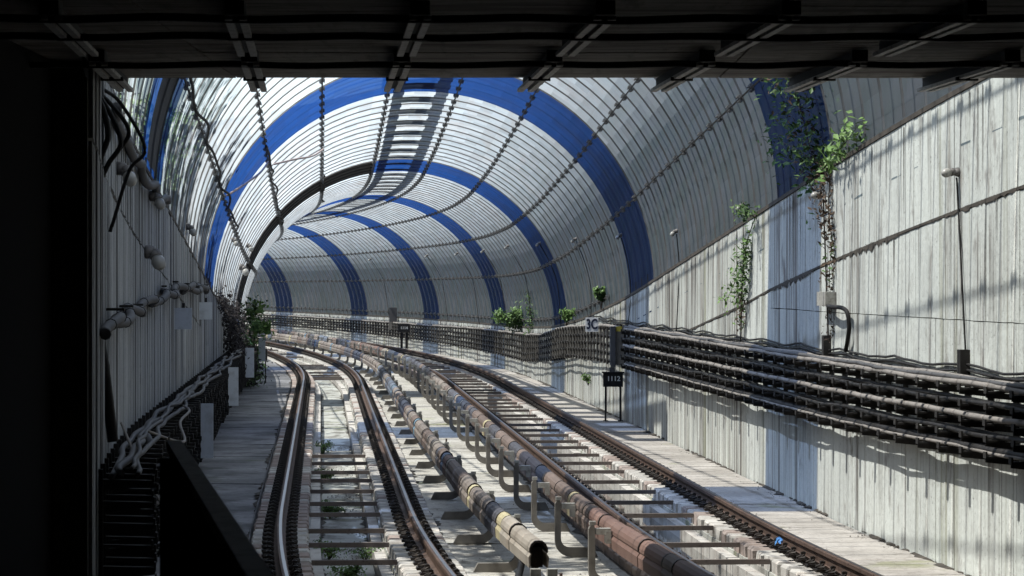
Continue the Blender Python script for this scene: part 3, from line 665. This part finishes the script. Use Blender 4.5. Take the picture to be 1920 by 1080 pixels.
# pipe straps on the thick pipe are part of the light; left side rack
LTK = [(26, 1.02), (90, 1.0), (200, .95)]; LBK = [(26, .10), (44, .25), (60, .42), (90, .5), (200, .5)]
rack(WL, -1, 27.2, 82, .80, 6, .42, LTK, LBK, 'black spiky cable rack low on the shaded wall')
cables(WL, -1, 27, 76, 0, 6, LTK, LBK, [
    (5, .12, .030, M_cabG, .025, 'grey cable against the wall on the shaded rack', 0), (5, .22, .034, M_cabG, .03, 'thick grey cable winding along the shaded rack top', .02), (5, .34, .024, M_cabG, .03, 'paler cable winding along the outer top of the shaded rack', .03),
    (5, .28, .020, M_cabG, .028, 'thin grey cable looping over the others on the shaded rack', .08)], .8)
for k, (pts, r, m, lab) in enumerate((
    ([W(33.5, WL + .25, 1.05), W(32.6, WL + .42, .78), W(31.6, WL + .40, .50), W(30.6, WL + .30, .62), W(29.4, WL + .2, .3)], .05, M_cabG, 'thick grey hose drooping off the front of the shaded rack'),
    ([W(35.8, WL + .42, .70), W(34.6, WL + .50, .52), W(33.8, WL + .44, .30), W(32.4, WL + .3, .12)], .055, M_cabG, 'short thick grey hose hanging between the shaded brackets'),
    ([W(31.0, WL + .1, 1.3), W(30.4, WL + .3, .9), W(30.0, WL + .58, .40), W(29.6, WL + .5, -.05), W(28.6, WL + .2, -.1)], .014, M_cabL, 'thin pale wire bent down past the shaded rack to the floor'),
    ([W(33, WL + .3, 1.12), W(34.8, WL + .6, .92), W(36.6, WL + .5, 1.05), W(38, WL + .55, 1.12), W(40, WL + .4, 1.10)], .016, M_cabL, 'thin pale wire slung in loops in front of the shaded rack'))):
    b = MB(); b.tube(smoothpath(pts, 8), r, 7); solo('hanging_cable', b, m, lab, 'cable', smooth=True)

# ------------------------------------------------------------------ signs, posts, plates and boxes
def text(s, size, m, M, parent, name='lettering', bold=.0):
    cu = D.curves.new('lettering', 'FONT'); cu.body = s; cu.size = size; cu.extrude = .002; cu.align_x = 'CENTER'; cu.align_y = 'CENTER'; cu.offset = bold
    o = D.objects.new('tmp', cu); me = D.meshes.new_from_object(o); D.objects.remove(o); D.curves.remove(cu)
    me.materials.clear(); me.materials.append(m); return put(name, me, parent, M)
def facing(p, tilt=0):                      # an upright board's frame whose front looks towards -Y
    return Matrix.Translation(p) @ Matrix.Rotation(tilt, 4, 'Z') @ Matrix.Rotation(rad(90), 4, 'X')
def board(t, p, wd, ht, dp, m, name='board'):
    b = MB(); b.box(p, (wd / 2, 0, 0), (0, dp / 2, 0), (0, 0, ht / 2)); return put(name, b.mesh(name, m), t)
# the 3C sign
p = W(66.75, WR - .47, 1.72); t = thing('sign', p, 'white square sign reading 3C on top of the cable rack', 'sign')
board(t, p, .27, .30, .015, M_sign, 'sign_plate'); text('3C', .255, M_ink, facing(p + Vector((0, -.011, 0))) @ Matrix.Diagonal((.78, 1.12, 1, 1)), t, bold=.008)
b = MB(); b.box(p + Vector((0, .025, -.12)), (.02, 0, 0), (0, .012, 0), (0, 0, .16)); put('sign_bracket', b.mesh('sign_bracket', M_rack), t)
# the 1112 box
p = W(64.2, 3.66, .645); t = thing('number_box', W(64.2, 3.66, -.19), 'black number box reading 1112 on two legs below the grey post', 'number box')
board(t, p, .40, .28, .12, M_blackp, 'box'); b = MB(); b.box(p + Vector((0, -.02, .15)), (.225, 0, 0), (0, .09, 0), (0, 0, .012)); put('lid', b.mesh('lid', M_blackp), t)
text('1112', .135, M_lett, facing(p + Vector((.01, -.064, .02))), t, bold=.003)
for s in (-1, 1):
    b = MB(); b.box(p + Vector((s * .15, 0, -.48)), (.018, 0, 0), (0, .018, 0), (0, 0, .35)); l_ = put('leg', b.mesh('leg', M_blackp), t)
    b = MB(); b.box(p + Vector((s * .15, 0, -.825)), (.05, 0, 0), (0, .05, 0), (0, 0, .01)); put('foot_plate', b.mesh('foot_plate', M_rack), t)
# the 1114 box
p = W(127.6, 3.40, .70); t = thing('number_box', W(127.6, 3.40, -.19), 'small dark number box reading 1114 by the distant low wall', 'number box')
board(t, p, .46, .32, .12, M_blackp, 'box'); text('1114', .15, M_lett, facing(p + Vector((0, -.064, 0))), t, bold=.003)
for s in (-1, 1): b = MB(); b.box(p + Vector((s * .10, 0, -.5)), (.05, 0, 0), (0, .03, 0), (0, 0, .33)); put('leg', b.mesh('leg', M_blackp), t)
# grey post with the yellow mark
p = W(62.9, WR - .32, 1.22); t = thing('junction_post', p, 'grey-brown steel post with yellow mark interrupting the cable rack', 'post')
b = MB(); h = Vector((0, 0, 1)); b.box(p + Vector((-.06, 0, .12)), (.045, 0, 0), (0, .08, 0), (0, 0, .40)); put('post_upper', b.mesh('post_upper', M_cabG), t)
b = MB(); b.box(p + Vector((.075, .05, .14)), (.085, 0, 0), (0, .02, 0), (0, 0, .37)); put('side_plate', b.mesh('side_plate', M_brk), t)
b = MB(); b.box(p + Vector((-.075, 0, -.33)), (.055, 0, 0), (0, .06, 0), (0, 0, .045)); put('post_lower', b.mesh('post_lower', M_cabG), t)
b = MB(); b.box(p + Vector((.06, .028, .47)), (.06, 0, 0), (0, .004, 0), (0, 0, .05)); put('yellow_mark', b.mesh('yellow_mark', M_yel), t)
# grey pillar far behind
p = W(133, WR - .22, 1.05); t = thing('pillar', p, 'short grey pillar standing in the distant cable rack', 'pillar')
b = MB(); b.box(p + Vector((0, 0, .12)), (.16, 0, 0), (0, .12, 0), (0, 0, .30)); put('pillar_shaft', b.mesh('pillar_shaft', M_cabG), t)
b = MB(); b.box(p + Vector((0, 0, -.35)), (.17, 0, 0), (0, .13, 0), (0, 0, .165)); put('pillar_base', b.mesh('pillar_base', M_brk), t)
# box on legs by the shaded wall
p = W(88.5, -3.86, .58); t = thing('legged_box', p - Vector((0, 0, .77)), 'dark box on two thin legs by the plants on the shaded side', 'box')
board(t, p, .37, .33, .2, M_blackp, 'box')
for s in (-1, 1): b = MB(); b.box(p + Vector((s * .14, 0, -.47)), (.016, 0, 0), (0, .016, 0), (0, 0, .31)); put('leg', b.mesh('leg', M_blackp), t)
# white marker plates standing in the shaded rack
for Y, z, hz, ww, lab in ((43.6, .62, .37, .17, 'tallest white marker plate, nearest the black railing'), (56.6, .78, .34, .18, 'white marker plate second from the black railing in the shaded rack'), (69.5, .86, .32, .19, 'white marker plate just before the green bush'), (84, .82, .31, .18, 'small white plate half hidden in the green bush')):
    p = W(Y, WL + .56, z); t = thing('marker_plate', p - Vector((0, 0, hz)), lab, 'marker plate', 'white plates in the shaded rack')
    board(t, p, ww, hz * 2, .02, M_plate, 'plate'); b = MB(); b.box(p + Vector((-.1, .03, 0)), (.12, 0, 0), (0, .012, 0), (0, 0, .02)); put('plate_bracket', b.mesh('plate_bracket', M_rack), t)
for Y, z, ww, hh, lab in ((45.2, 2.12, .245, .30, 'larger blank white plate hanging under the tied cable'), (54, 2.14, .215, .29, 'smaller blank white plate hanging under the tied cable end')):
    p = W(Y, WL + .17, z); t = thing('hanging_plate', p, lab, 'blank plate', 'blank plates on the shaded wall'); board(t, p, ww, hh, .02, M_plate, 'plate')
    b = MB(); b.box(p + Vector((0, .03, .17)), (.02, 0, 0), (0, .015, 0), (0, 0, .05)); put('hanger', b.mesh('hanger', M_rack), t)
# tied cable on the shaded wall
pts = [W(Y, WL + .10 + .05 * math.sin(Y * 2.2), lerpk([(27, 2.26), (33, 2.32), (38, 2.40), (43, 2.50), (48, 2.55), (56, 2.50)], Y) + .05 * math.sin(Y * 1.55)) for Y in frange(27.4, 55.5, .35)]
t = thing('tied_cable', pts[0], 'thick grey cable with black ties swagged along the shaded wall', 'cable')
b = MB(); b.tube(pts, .05, 8); put('cable_jacket', b.mesh('cable_jacket', M_cabG, True), t)
for k in range(3, len(pts) - 2, 3):
    b = MB(); d = (pts[k + 1] - pts[k - 1]).normalized() * .02; b.tube([pts[k] - d, pts[k] + d], .056, 8); put('cable_tie', b.mesh('cable_tie', M_blackp), t)
for k in range(6, len(pts) - 2, 9):
    b = MB(); q = pts[k]; b.box(q + Vector((-.06, .05, .07)), (.09, 0, 0), (0, .03, 0), (0, 0, .012)); put('hook', b.mesh('hook', M_rack), t)
pts = [W(Y, WL + .09 + .03 * math.sin(Y * 2), lerpk([(29, 4.25), (31, 4.10), (33, 4.07), (35, 3.98), (38, 3.80), (42, 3.66)], Y) + .05 * math.sin(Y * 2.3)) for Y in frange(29, 42, .35)]
b = MB(); b.tube(pts, .05, 7); solo('wall_cable', b, M_cabG, 'knobbly grey cable high on the shaded wall below the vault edge', 'cable', smooth=True)
# black cables hanging from the roof by the dark column
for k, (x0, x1, x2, z1, z2, y) in enumerate(((-3.76, -3.56, -3.72, 3.95, 1.6, 28.2), (-3.74, -3.46, -3.70, 3.9, 1.2, 28.3), (-3.70, -3.40, -3.74, 3.98, 1.9, 28.4), (-3.62, -3.28, -3.56, 3.85, 3.1, 28.6), (-3.76, -3.64, -3.74, 3.8, .6, 28.2))):
    b = MB(); b.tube(smoothpath([(x0, y - .25, 4.36), (x0 + .14, y - .1, 4.24), (x1, y, z1), ((x1 + x2) / 2, y, (z1 + 3.45) / 2), (x2, y, 3.3 if k != 3 else 3.2), (x2 - .02, y, (z2 + 3.2) / 2), (x2 - .03, y, z2)], 7), .026 - .003 * k, 7)
    solo('drop_cable', b, M_blackp, ['outermost', 'second', 'third', 'widest looping', 'longest'][k] + ' black cable dropping from the roof beside the dark column', 'cable', 'black cables dropping by the column', smooth=True)
b = MB(); b.tube([(-3.78, 28.7, 2.62), (-3.66, 28.7, 1.9), (-3.58, 28.7, 1.22)], .05, 8); solo('leaning_pipe', b, M_blackp, 'black pipe leaning against the shaded wall by the dark column', 'pipe', smooth=True)

# ------------------------------------------------------------------ lamps
def lamp(p, inward, r, label, bulb=True, cond=None, group='small lamps on the vault and walls'):
    t = thing('wall_lamp', p, label, 'lamp', group); iv = Vector(inward).normalized()
    b = MB(); b.tube([p, p + iv * r * .5, p + iv * r * 1.2], [r * .9, r * .9, r * .7], 8); put('lamp_base', b.mesh('lamp_base', M_lampb, True), t)
    d = (iv * .55 + Vector((-.15, -.35, -.75 if bulb else -.2))).normalized(); q = p + iv * r * 1.1
    b = MB(); b.tube([q, q + d * r * .5, q + d * r * .9], [r * .75, r * .85, r * .8], 9); put('lamp_collar', b.mesh('lamp_collar', M_lampb, True), t)
    b = MB(); b.tube([q + d * r * .92, q + d * r * 1.5, q + d * r * 2.2, q + d * r * 2.7, q + d * r * 2.9], [r * .7, r * .95, r * .9, r * .55, r * .1], 9); put('lamp_glass', b.mesh('lamp_glass', M_glass, True), t)
    if cond: b = MB(); b.tube(smoothpath(cond, 3), .010, 6); put('conduit', b.mesh('conduit', M_cabD, True), t)
def shl(Y, Z):
    a = math.asin(max(-1, min(1, (Z - spring(Y)) / VR))); return a
specs = [(46.2, 3.75, 'lamp on the vault foot under the wall-top vine'), (54.6, 3.50, 'lamp on the vault above the sign, first on the plain sheets'), (63.2, 3.55, 'lamp on the second blue band of the sunlit side'), (72.0, 3.58, 'lamp on grey sheets just past the large blue band'), (81.0, 3.59, 'lamp at the edge of the third blue band'),
         (91.1, 3.62, 'lamp midway between the third and fourth blue bands'), (99.7, 3.57, 'lamp just before the fourth blue band'), (108.5, 3.55, 'lamp just past the fourth blue band'), (118, 3.55, 'lamp midway between the fourth and fifth blue bands'), (135.2, 3.52, 'farthest lamp on the far side of the vault')]
for Y, Z, lab in specs:
    a = math.degrees(shl(Y, Z)); p = shell(Y, a, VR - .01); c = W(Y, VU, spring(Y))
    lamp(p, W(Y, VU, Z) - p, .042, lab, cond=[p + Vector((-.02, 0, -.05)), shell(Y, max(a - 8, 0), VR - .03), shell(Y, max(a - 16, -3), VR - .03), W(Y, WR - .05, min(1.75, spring(Y)))])
for Y, Z, r, lab in ((50.6, 3.5, .06, 'lamp low on the shaded side of the vault by a blue band'), (67.4, 3.5, .055, 'lamp above the lower two on the bright left sheets'), (74.8, 3.46, .06, 'lamp in front of the black band foot'), (75.6, 2.96, .085, 'larger hanging lamp low on the black band')):
    a = 180 - math.degrees(shl(Y, Z)); p = shell(Y, a, VR - .01); lamp(p, W(Y, VU, Z) - p, r, lab)
for Y, Z, r, lab, cond in ((30.9, 3.72, .05, 'lamp on the bright wall nearest the roof edge with a long pipe below', True), (38.7, 3.70, .05, 'lamp on the bright wall beside the dead vine', True)):
    p = W(Y, WR, Z); cd = [p + Vector((-.03, 0, -.05))] + [W(Y - .05 * k, WR - .025, Z - .1 - (Z - 1.95) * k / 8) for k in range(9)] if cond else None
    lamp(p, (-1, 0, .15), r, lab, False, cd)
    b = MB(); b.fbox(Y - .4, WR - .05, 1.88, .07, .05, .12); solo('junction_box', b, M_rack, 'dark junction box at the pipe foot under the ' + ('lamp nearest the roof edge' if Y < 35 else 'lamp by the dead vine'), 'junction box', 'junction boxes above the rack')
for Y, Z, r, lab in ((38.3, 3.0, .09, 'large frosted bulb lamp on the shaded wall'), (31.9, 3.77, .075, 'caged lamp high on the shaded wall near the black cables'), (39.3, 3.69, .07, 'small lamp high on the shaded wall above the frosted bulb')):
    lamp(W(Y, WL + .02, Z), (1, -.1, 0), r, lab)
p = W(38.2, WR - .04, 2.44); t = thing('wall_box', p, 'cream box with a bent black pipe on the bright wall', 'electrical box')
b = MB(); b.fbox(38.2, WR - .07, 2.44, .33, .065, .085); put('box', b.mesh('box', M_ins), t)
b = MB(); b.tube(smoothpath([W(37.9, WR - .10, 2.36), W(37.4, WR - .12, 2.35), W(36.9, WR - .10, 2.345), W(36.65, WR - .08, 2.30), W(36.6, WR - .06, 2.15), W(36.7, WR - .06, 1.98), W(36.9, WR - .05, 1.85)], 5), .026, 7); put('bent_pipe', b.mesh('bent_pipe', M_cabD, True), t)
# loose wires on the bright left sheets
for k, (a, lab) in enumerate(((( (58.5, 157), (60, 150), (61.5, 144), (63, 139) ), 'lower pale loose wire slung across the bright left sheets'), (((64.5, 137), (66, 130), (68, 124), (69.5, 119)), 'upper pale loose wire slung across the bright left sheets'))):
    b = MB(); b.tube(smoothpath([shell(y, d, VR - .12 - (.12 if 0 < i < 3 else 0)) for i, (y, d) in enumerate(a)], 6), .022, 5); solo('loose_wire', b, M_wire, lab, 'wire', 'loose wires under the vault', smooth=True)
for (d0, y0, y1, lab) in ((157.6, 34, 66, 'dark wavy cable bundle along the lowest seam of the shaded vault side'), (138.4, 60, 82, 'dark wavy cable along the seam above the bright left sheets'), (119.2, 76, 90, 'dark cable drooping from the seam by the black band')):
    b = MB(); b.tube([shell(y, d0 + .5 * math.sin(y * 1.7), VR - .13 - .05 * math.sin(y * 1.1)) for y in frange(y0, y1, .4)], .022, 6); solo('seam_cable', b, M_cabD, lab, 'cable', 'cables along the vault seams', smooth=True)

# ------------------------------------------------------------------ plants
def leafquad(b, p, s, up=.3, heart=False):
    n = Vector((U(-1, 1), U(-1, .3), U(-.2, 1) + up)).normalized(); a = n.cross(Vector((U(-1, 1), U(-1, 1), U(-1, 1)))).normalized(); c = n.cross(a)
    if heart: q = [(-.05, 0), (-.5, .35), (-.45, -.25), (0, -.75), (.45, -.25), (.5, .35)]
    else: q = [(0, .6), (-.3, .1), (0, -.7), (.3, .1)]
    b.quad([p + a * (x * s) + c * (y * s) + n * (abs(x) * .25 * s) for x, y in q])
def plant(name, loc, label, cat, stems, leaves, m, group=None, r=.008, singles=0, big=None):
    t = thing(name, loc, label, cat, group)
    b = MB()
    for s in stems: b.tube(smoothpath(s, 4), [r * (1 - .6 * i / (4 * (len(s) - 1))) for i in range(4 * (len(s) - 1) + 1)], 4)
    put('stem', b.mesh('stem', M_stem), t)
    for mm, pts in leaves:
        b = MB()
        for (p, s) in pts: leafquad(b, p, s)
        put('foliage', b.mesh('foliage', mm), t)
    if big:
        for p, s in big:
            b = MB(); leafquad(b, p, s, 0, True); put('leaf', b.mesh('leaf', m), t)
    return t
def spray(path, n, sp, s0, s1):
    out = []
    P = smoothpath(path, 5)
    s0 *= .78; s1 *= .78
    for _ in range(int(n * 1.9)):
        p = random.choice(P); out.append((p + Vector((random.gauss(0, sp), random.gauss(0, sp), random.gauss(0, sp))), U(s0, s1)))
    return out
# vine on the wall top, hanging over the bright wall
c = W(38.8, WR - .12, 4.1)
st = [[W(39.5, WR + .1, spring(39.5)), W(39.2, WR - .1, 4.25), W(39.0, WR - .3, 4.9), W(38.6, WR - .5, 5.2)], [W(38.5, WR, 4.05), W(38.2, WR - .15, 3.7), W(38.0, WR - .1, 3.3)], [W(38.5, WR, 4.05), W(37.2, WR - .1, 4.15), W(35.8, WR - .1, 4.4)], [W(38.8, WR, 4.05), W(39.8, WR - .2, 4.3), W(41, WR - .3, 4.5)]]
plant('vine', c, 'green vine spilling over the bright wall top under the roof edge', 'vine', st, [(M_leaf, spray(st[0], 240, .19, .07, .14) + spray(st[3], 110, .16, .06, .12)), (M_leafB, spray(st[2], 140, .09, .07, .15)), (M_dead, spray(st[0], 120, .12, .06, .11) + spray(st[1], 80, .07, .05, .1))], M_leaf)
st = [[W(38.2, WR - .02, 3.95), W(38.1, WR - .06, 3.5), W(37.9, WR - .05, 3.1), W(38.1, WR - .05, 2.75), W(38.0, WR - .04, 2.3), W(38.1, WR - .04, 1.95)]]
plant('dead_vine', st[0][0], 'withered brown vine hanging down the bright wall', 'dead vine', st, [(M_dead, spray(st[0][:4], 110, .06, .05, .10) + spray(st[0][3:], 45, .04, .04, .08)), (M_leaf, spray(st[0][2:4], 22, .06, .05, .09))], M_dead)
st = [[W(45.0, WR + .0, 3.55), W(45.3, WR - .08, 3.2), W(45.5, WR - .10, 2.8), W(45.8, WR - .1, 2.4), W(46.1, WR - .05, 2.0)], [W(45.4, WR - .1, 2.9), W(46.4, WR - .12, 2.6), W(47.4, WR - .1, 2.35)], [W(45.0, WR, 3.55), W(44.7, WR - .2, 3.62), W(44.4, WR - .3, 3.65)]]
plant('vine', st[0][0], 'green vine hanging down the bright wall from a small wall-top tuft', 'vine', st, [(M_leaf, spray(st[0][1:4], 150, .09, .06, .12) + spray(st[2], 60, .08, .06, .12)), (M_leafB, spray(st[1], 60, .09, .05, .1) + spray(st[0], 40, .06, .05, .1)), (M_dead, spray(st[0][3:], 40, .05, .05, .09))], M_leaf)
def bush(name, Y, u, z, hgt, sp, n, label, m=M_leaf, m2=M_leafB, s=.1):
    st = [[W(Y, u, z), W(Y, u, z) + Vector((U(-.3, .3) * sp, U(-.4, .2) * sp, hgt * .5)), W(Y, u, z) + Vector((U(-1, 1) * sp, U(-1, .4) * sp, hgt * U(.7, 1.05)))] for _ in range(7)]
    lv = []; lv2 = []
    for q in st: lv += spray(q[1:], n // 10, sp * .22, s * .7, s * 1.3); lv2 += spray(q[2:] + [q[2] + Vector((0, 0, .05))], n // 24, sp * .16, s * .7, s * 1.3)
    return plant(name, st[0][0], label, 'plant', st, [(m, lv), (m2, lv2)], m)
bush('bush', 95.5, WR - .15, 1.02, .62, .55, 700, 'bushy green plant growing behind the far cable rack', s=.11)
st = [[W(91.5, WR - .08, 1.1), W(91.5, WR - .1, 1.7), W(91.8, WR - .06, 2.3)]]
plant('creeper', st[0][0], 'thin dark green creeper climbing the sheets beside the bushy plant', 'creeper', st, [(M_leaf, spray(st[0], 130, .09, .07, .13))], M_leaf)
bush('sapling', 77.2, WR - .2, 1.5, .42, .2, 180, 'small bright green sapling behind the rack near the 3C sign', M_leafB, s=.10)
bush('sapling', 69.2, WR - .06, 2.0, .5, .16, 150, 'green sapling sprouting from the wall top above the 3C sign', s=.11)
bush('weed', 72.5, WR - .07, .25, .25, .15, 70, 'small weed growing out of the low wall below the far rack', M_leafB, s=.08)
# plants on the shaded side
st = [[W(86, WL + .05, -.2), W(85, WL + .15, .5), W(84, WL + .15, 1.2), W(83, WL + .2, 1.9)], [W(86, WL + .2, 0), W(84, WL + .35, .8), W(82, WL + .4, 1.35), W(81, WL + .75, 1.45)], [W(86, WL + .15, .6), W(83.5, WL + .2, 1.6), W(82, WL + .45, 1.95)], [W(86, WL + .1, -.1), W(85, WL + .3, .2), W(84, WL + .35, .3)]]
big = []
for q in (st[1][2:], st[2][1:], st[1][1:]):
    P = smoothpath(q, 7)
    for k in range(0, len(P)): big.append((P[k] + Vector((U(-.1, .12), U(-.2, .1), U(-.05, .12))), U(.20, .30)))
plant('climbing_bush', st[0][0], 'leafy bright green climber with heart leaves at the bend of the shaded wall', 'bush', st, [(M_leaf, spray(st[0], 380, .17, .08, .16) + spray(st[3], 200, .16, .08, .15)), (M_leafB, spray(st[1], 150, .13, .1, .18) + spray(st[2], 110, .13, .1, .18)), (M_deadD, spray(st[3], 150, .2, .1, .16))], M_leafB, big=big)
st = [[W(70, WL + .05, 2.1), W(69, WL + .15, 1.7), W(68.5, WL + .2, 1.2), W(68, WL + .2, .7)], [W(74, WL + .05, 1.9), W(73, WL + .2, 1.4), W(72, WL + .25, .8)], [W(65, WL + .05, 2.25), W(67, WL + .1, 2.0), W(70, WL + .2, 1.6)]]
plant('dead_ivy', st[0][0], 'mass of dark withered ivy over the shaded wall next to the green climber', 'dead ivy', st, [(M_deadD, spray(st[0], 900, .13, .05, .11) + spray(st[1], 700, .14, .05, .11) + spray(st[2], 250, .12, .06, .12))], M_deadD)
st = [[W(130, WL + .05, 2.2), W(129, WL + .3, 1.6), W(128, WL + .4, .9)]]
p = W(118, WL + .3, 2.0)
# weeds and a flower in the dry trough
for Y, u, n, s, lab in ((42.8, -.17, 90, .05, 'largest tuft of green weeds in the dry trough'), (33.8, -.05, 60, .045, 'spiky weed tuft in the trough beside the pink flower'), (36.6, -.2, 40, .045, 'small weed tuft against the trough side'), (50.5, -.22, 50, .05, 'bright weed tuft between the last two tie bars'), (36.3, .2, 30, .04, 'weed tuft on the far side of the trough opposite another'), (58.6, -.25, 45, .05, 'weed tuft beyond the last tie bar of the trough')):
    bush('weed_tuft', Y, UL + u, -.52, .16, .16, n * 4, lab, M_leafB, M_leaf, s)
p = W(33.0, UL + .22, -.50); t = thing('flower', p, 'small magenta flower in the dry trough', 'flower'); b = MB()
for k in range(9): a = k * .7; leafquad(b, p + Vector((math.cos(a) * .04, math.sin(a) * .04, .05)), .06)
put('petals', b.mesh('petals', M_flow), t); b = MB(); b.tube([p, p + Vector((0, 0, .05))], .006, 4); put('stem', b.mesh('stem', M_leaf), t)
# gravel lying in the trough and on the slab
b = MB()
for _ in range(2600):
    Y = 27 + 34 * R() ** 1.3; u = UL + U(-.28, .28)
    if (math.sin(Y * 1.9) + math.sin(Y * .83 + 2) + (u - UL) * 3) < .15: continue
    p = W(Y, u, -.515); r = U(.008, .022); q = [p + Vector((U(.6, 1) * r * x, U(.6, 1) * r * y, U(.5, 1) * r * z)) for x, y, z in ((1, 0, 0), (-.5, .87, 0), (-.5, -.87, 0), (0, 0, 1))]
    o = len(b.v); b.v += [tuple(x) for x in q]
    for f in ((0, 1, 3), (1, 2, 3), (2, 0, 3)): b.f.append(tuple(o + i for i in f)); b.uv += [(0, 0)] * 3
put('gravel', b.mesh('gravel', M_grav), kind='stuff')
b = MB()
for _ in range(900):
    Y = 27 + 60 * R() ** 1.4
    u = random.choice((WR - .04 - abs(random.gauss(0, .10)), U(-.8, .8), WL + .05 + abs(random.gauss(0, .1)), UR + G + .3 + abs(random.gauss(0, .08)))); z = -.30 if abs(u) < .83 else -.19
    p = W(Y, u, z); r = U(.008, .02); q = [p + Vector((U(.6, 1) * r * x, U(.6, 1) * r * y, U(.5, 1) * r * zz)) for x, y, zz in ((1, 0, 0), (-.5, .87, 0), (-.5, -.87, 0), (0, 0, 1))]
    o = len(b.v); b.v += [tuple(x) for x in q]
    for f in ((0, 1, 3), (1, 2, 3), (2, 0, 3)): b.f.append(tuple(o + i for i in f)); b.uv += [(0, 0)] * 3
put('rubble', b.mesh('rubble', M_grav), kind='stuff')
b = MB()
for (u0, sg, z, wd) in ((WR + .005, -1, -.186, .16), (WL - .005, 1, -.196, .16), (UR + G + .225, 1, -.186, .10), (UL - G - .345, -1, -.196, .10), (-.835, 1, -.296, .10), (.835, -1, -.296, .10), (UL - .285, 1, -.516, .10), (UL + .285, -1, -.516, .09)):
    Y = 26; prev = .03
    while Y < 110:
        w2 = max(.004, wd * U(-.35, 1) * (.5 + .5 * math.sin(Y * .7 + u0))); Ye = Y + U(.08, .3)
        b.quad([W(Y, u0, z + .022 if abs(u0) > 3 else z + .008), W(Ye, u0, z + .022 if abs(u0) > 3 else z + .008), W(Ye, u0 + sg * w2, z), W(Y, u0 + sg * prev, z)]); prev = w2; Y = Ye
put('dirt', b.mesh('dirt', M_wback), kind='stuff')
# small stubs and litter
for k, Y in enumerate((31, 38.5, 46.5, 57)):
    b = MB(); p = W(Y, .02, -.30); b.tube([p, p + Vector((0, 0, .13))], .018, 6); solo('steel_stub', b, M_rust, ['rusty bolt stub between the third rails nearest the viewer', 'second rusty bolt stub between the third rails', 'third rusty bolt stub between the third rails', 'farthest rusty bolt stub between the third rails'][k], 'bolt', 'bolt stubs between the third rails')
b = MB(); p = W(33.3, UR + G - .13, -.08)
for _ in range(9): leafquad(b, p + Vector((U(-.05, .05), U(-.05, .05), U(0, .05))), U(.04, .065))
solo('plastic_scrap', b, M_blup, 'crumpled light blue plastic scrap on the rail clips', 'litter')

# ------------------------------------------------------------------ trees outside on the left bank dapple the sheets
def tree(Y, u, hgt, rad_, label):
    p = W(Y, u, spring(Y) + 1.0); t = thing('tree', p, label, 'tree', 'trees outside the vault')
    b = MB(); b.tube([p, p + Vector((.1, 0, hgt * .5)), p + Vector((.2, .1, hgt * .9))], [.16, .11, .04], 7); 
    for _ in range(6):
        a = U(0, 6.28); q = p + Vector((0, 0, hgt * U(.4, .8))); b.tube([q, q + Vector((math.cos(a) * rad_ * .7, math.sin(a) * rad_ * .7, rad_ * .4))], [.06, .02], 5)
    put('trunk', b.mesh('trunk', M_stem), t); b = MB()
    for _ in range(14):
        c = p + Vector((random.gauss(0, rad_ * .5), random.gauss(0, rad_ * .6), hgt * .8 + random.gauss(0, rad_ * .4)))
        for _ in range(60): leafquad(b, c + Vector((random.gauss(0, .35), random.gauss(0, .35), random.gauss(0, .3))), U(.2, .34))
    put('crown', b.mesh('crown', M_leaf), t)
for Y, u, h, r in ((33, -7.0, 6.6, 1.6), (37.5, -7.2, 7.0, 1.7), (42, -6.9, 6.2, 1.5), (49.5, -7.0, 6.0, 1.4), (57, -6.9, 5.6, 1.2), (46, -7.6, 5.2, 1.7), (54, -7.2, 4.4, 1.5), (60, -7.8, 5.0, 1.6), (68, -7.0, 3.4, 1.2), (77, -7.4, 4.0, 1.3), (98, -7.4, 4.6, 1.5)):
    tree(Y, u, h, r, 'leafy tree outside the vault, showing as dark dapples on the left sheets')
